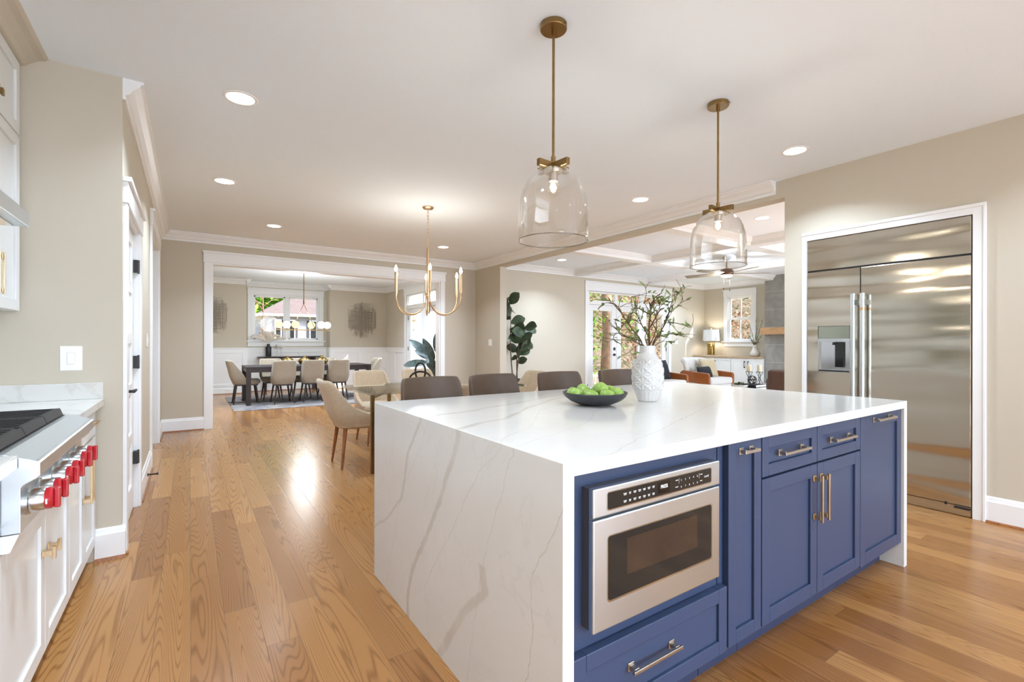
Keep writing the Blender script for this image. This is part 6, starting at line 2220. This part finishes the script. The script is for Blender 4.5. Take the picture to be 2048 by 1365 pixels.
lf_.build('leaves', M_spriglf, sg, normals=False)

# mantel, hearth, leather chair at the far right edge
o = MB().box(10.70, 3.5, 1.43, 10.899, 5.80, 1.585).build('mantel_shelf', M_mantel, bevel=0.004)
tag(o, 'pale oak mantel shelf on the grey tiled fireplace', 'shelf')
struct('trim_12', MB().box(10.45, 3.4, 0, 10.899, 5.80, 0.32), plain('pale_hearth_stone', (206, 204, 200), 0.5, var=0.04), bevel=0.005)
la = thing('leather_armchair', 'dark brown leather armchair just visible at the end of the refrigerator wall', 'armchair', (7.55, 3.2, 0))
MB().box(7.15, 3.62, 0.0125, 8.0, 3.80, 0.72).build('arm', M_leather2, la, bevel=0.05, seg=4)
MB().box(7.15, 2.75, 0.0125, 8.0, 2.93, 0.66).build('arm', M_leather2, la, bevel=0.05, seg=4)
MB().box(7.2, 2.93, 0.10, 8.0, 3.62, 0.45).build('seat', M_leather2, la, bevel=0.04, seg=4)
MB().box(7.0, 2.78, 0.10, 7.22, 3.70, 0.85).build('backrest', M_leather2, la, bevel=0.05, seg=4)

# ceiling fan
fn = thing('ceiling_fan', 'bronze ceiling fan with five weathered blades and a round light in the living room', 'ceiling fan', (7.93, 4.9, 2.77))
fx, fy = 7.93, 4.9
MB().lathe([(0.001, 2.769), (0.07, 2.769), (0.065, 2.73), (0.03, 2.70), (0.001, 2.70)], (fx, fy, 0), 32).cyl((fx, fy, 2.70), (fx, fy, 2.56), 0.013, n=12).build('downrod', M_brass, fn, smooth=True, autosm=40)
M_fanm = plain('oiled_bronze', (112, 86, 66), 0.35, 0.9, var=0.08)
MB().lathe([(0.001, 2.565), (0.04, 2.565), (0.095, 2.545), (0.118, 2.51), (0.118, 2.47), (0.10, 2.445), (0.001, 2.445)], (fx, fy, 0), 40).build('motor', M_fanm, fn, smooth=True, autosm=50)
MB().lathe([(0.10, 2.446), (0.092, 2.425), (0.06, 2.405), (0.001, 2.398)], (fx, fy, 0), 32).build('light', E_fan, fn, smooth=True)
for k in range(5):
    a = math.radians(-6 + 72 * k)
    d = cr_ * math.cos(a) + cf_ * math.sin(a)
    sd = Vector((-d.y, d.x, 0))
    c0 = Vector((fx, fy, 2.475))
    q = []
    for (t, w_) in ((0.11, 0.05), (0.22, 0.062), (0.70, 0.075), (0.735, 0.06)):
        q.append((c0 + d * t - sd * w_ + Vector((0, 0, -0.012)), c0 + d * t + sd * w_ + Vector((0, 0, 0.012))))
    lo = [p[0] for p in q] + [p[1] for p in reversed(q)]
    n = len(lo)
    vs = [v + Vector((0, 0, -0.004)) for v in lo] + [v + Vector((0, 0, 0.004)) for v in lo]
    fs = [tuple(range(n)), tuple(range(2 * n - 1, n - 1, -1))] + [(i, (i + 1) % n, (i + 1) % n + n, i + n) for i in range(n)]
    MB().add(vs, fs).build('blade', M_fanblade, fn)
lamp('fan_glow', 'POINT', (fx, fy, 2.34), 18 * LAMP, (0.9, 0.98, 1.05), fn, 0.09)
for (a, L) in ((-0.055, 0.20), (0.055, 0.22)):
    p = Vector((fx, fy, 0)) + cr_ * a
    MB().cyl((p.x, p.y, 2.42), (p.x, p.y, 2.42 - L), 0.0015, n=5).cyl((p.x, p.y, 2.42 - L), (p.x, p.y, 2.38 - L), 0.006, n=8).build('pull_chain', M_black, fn)
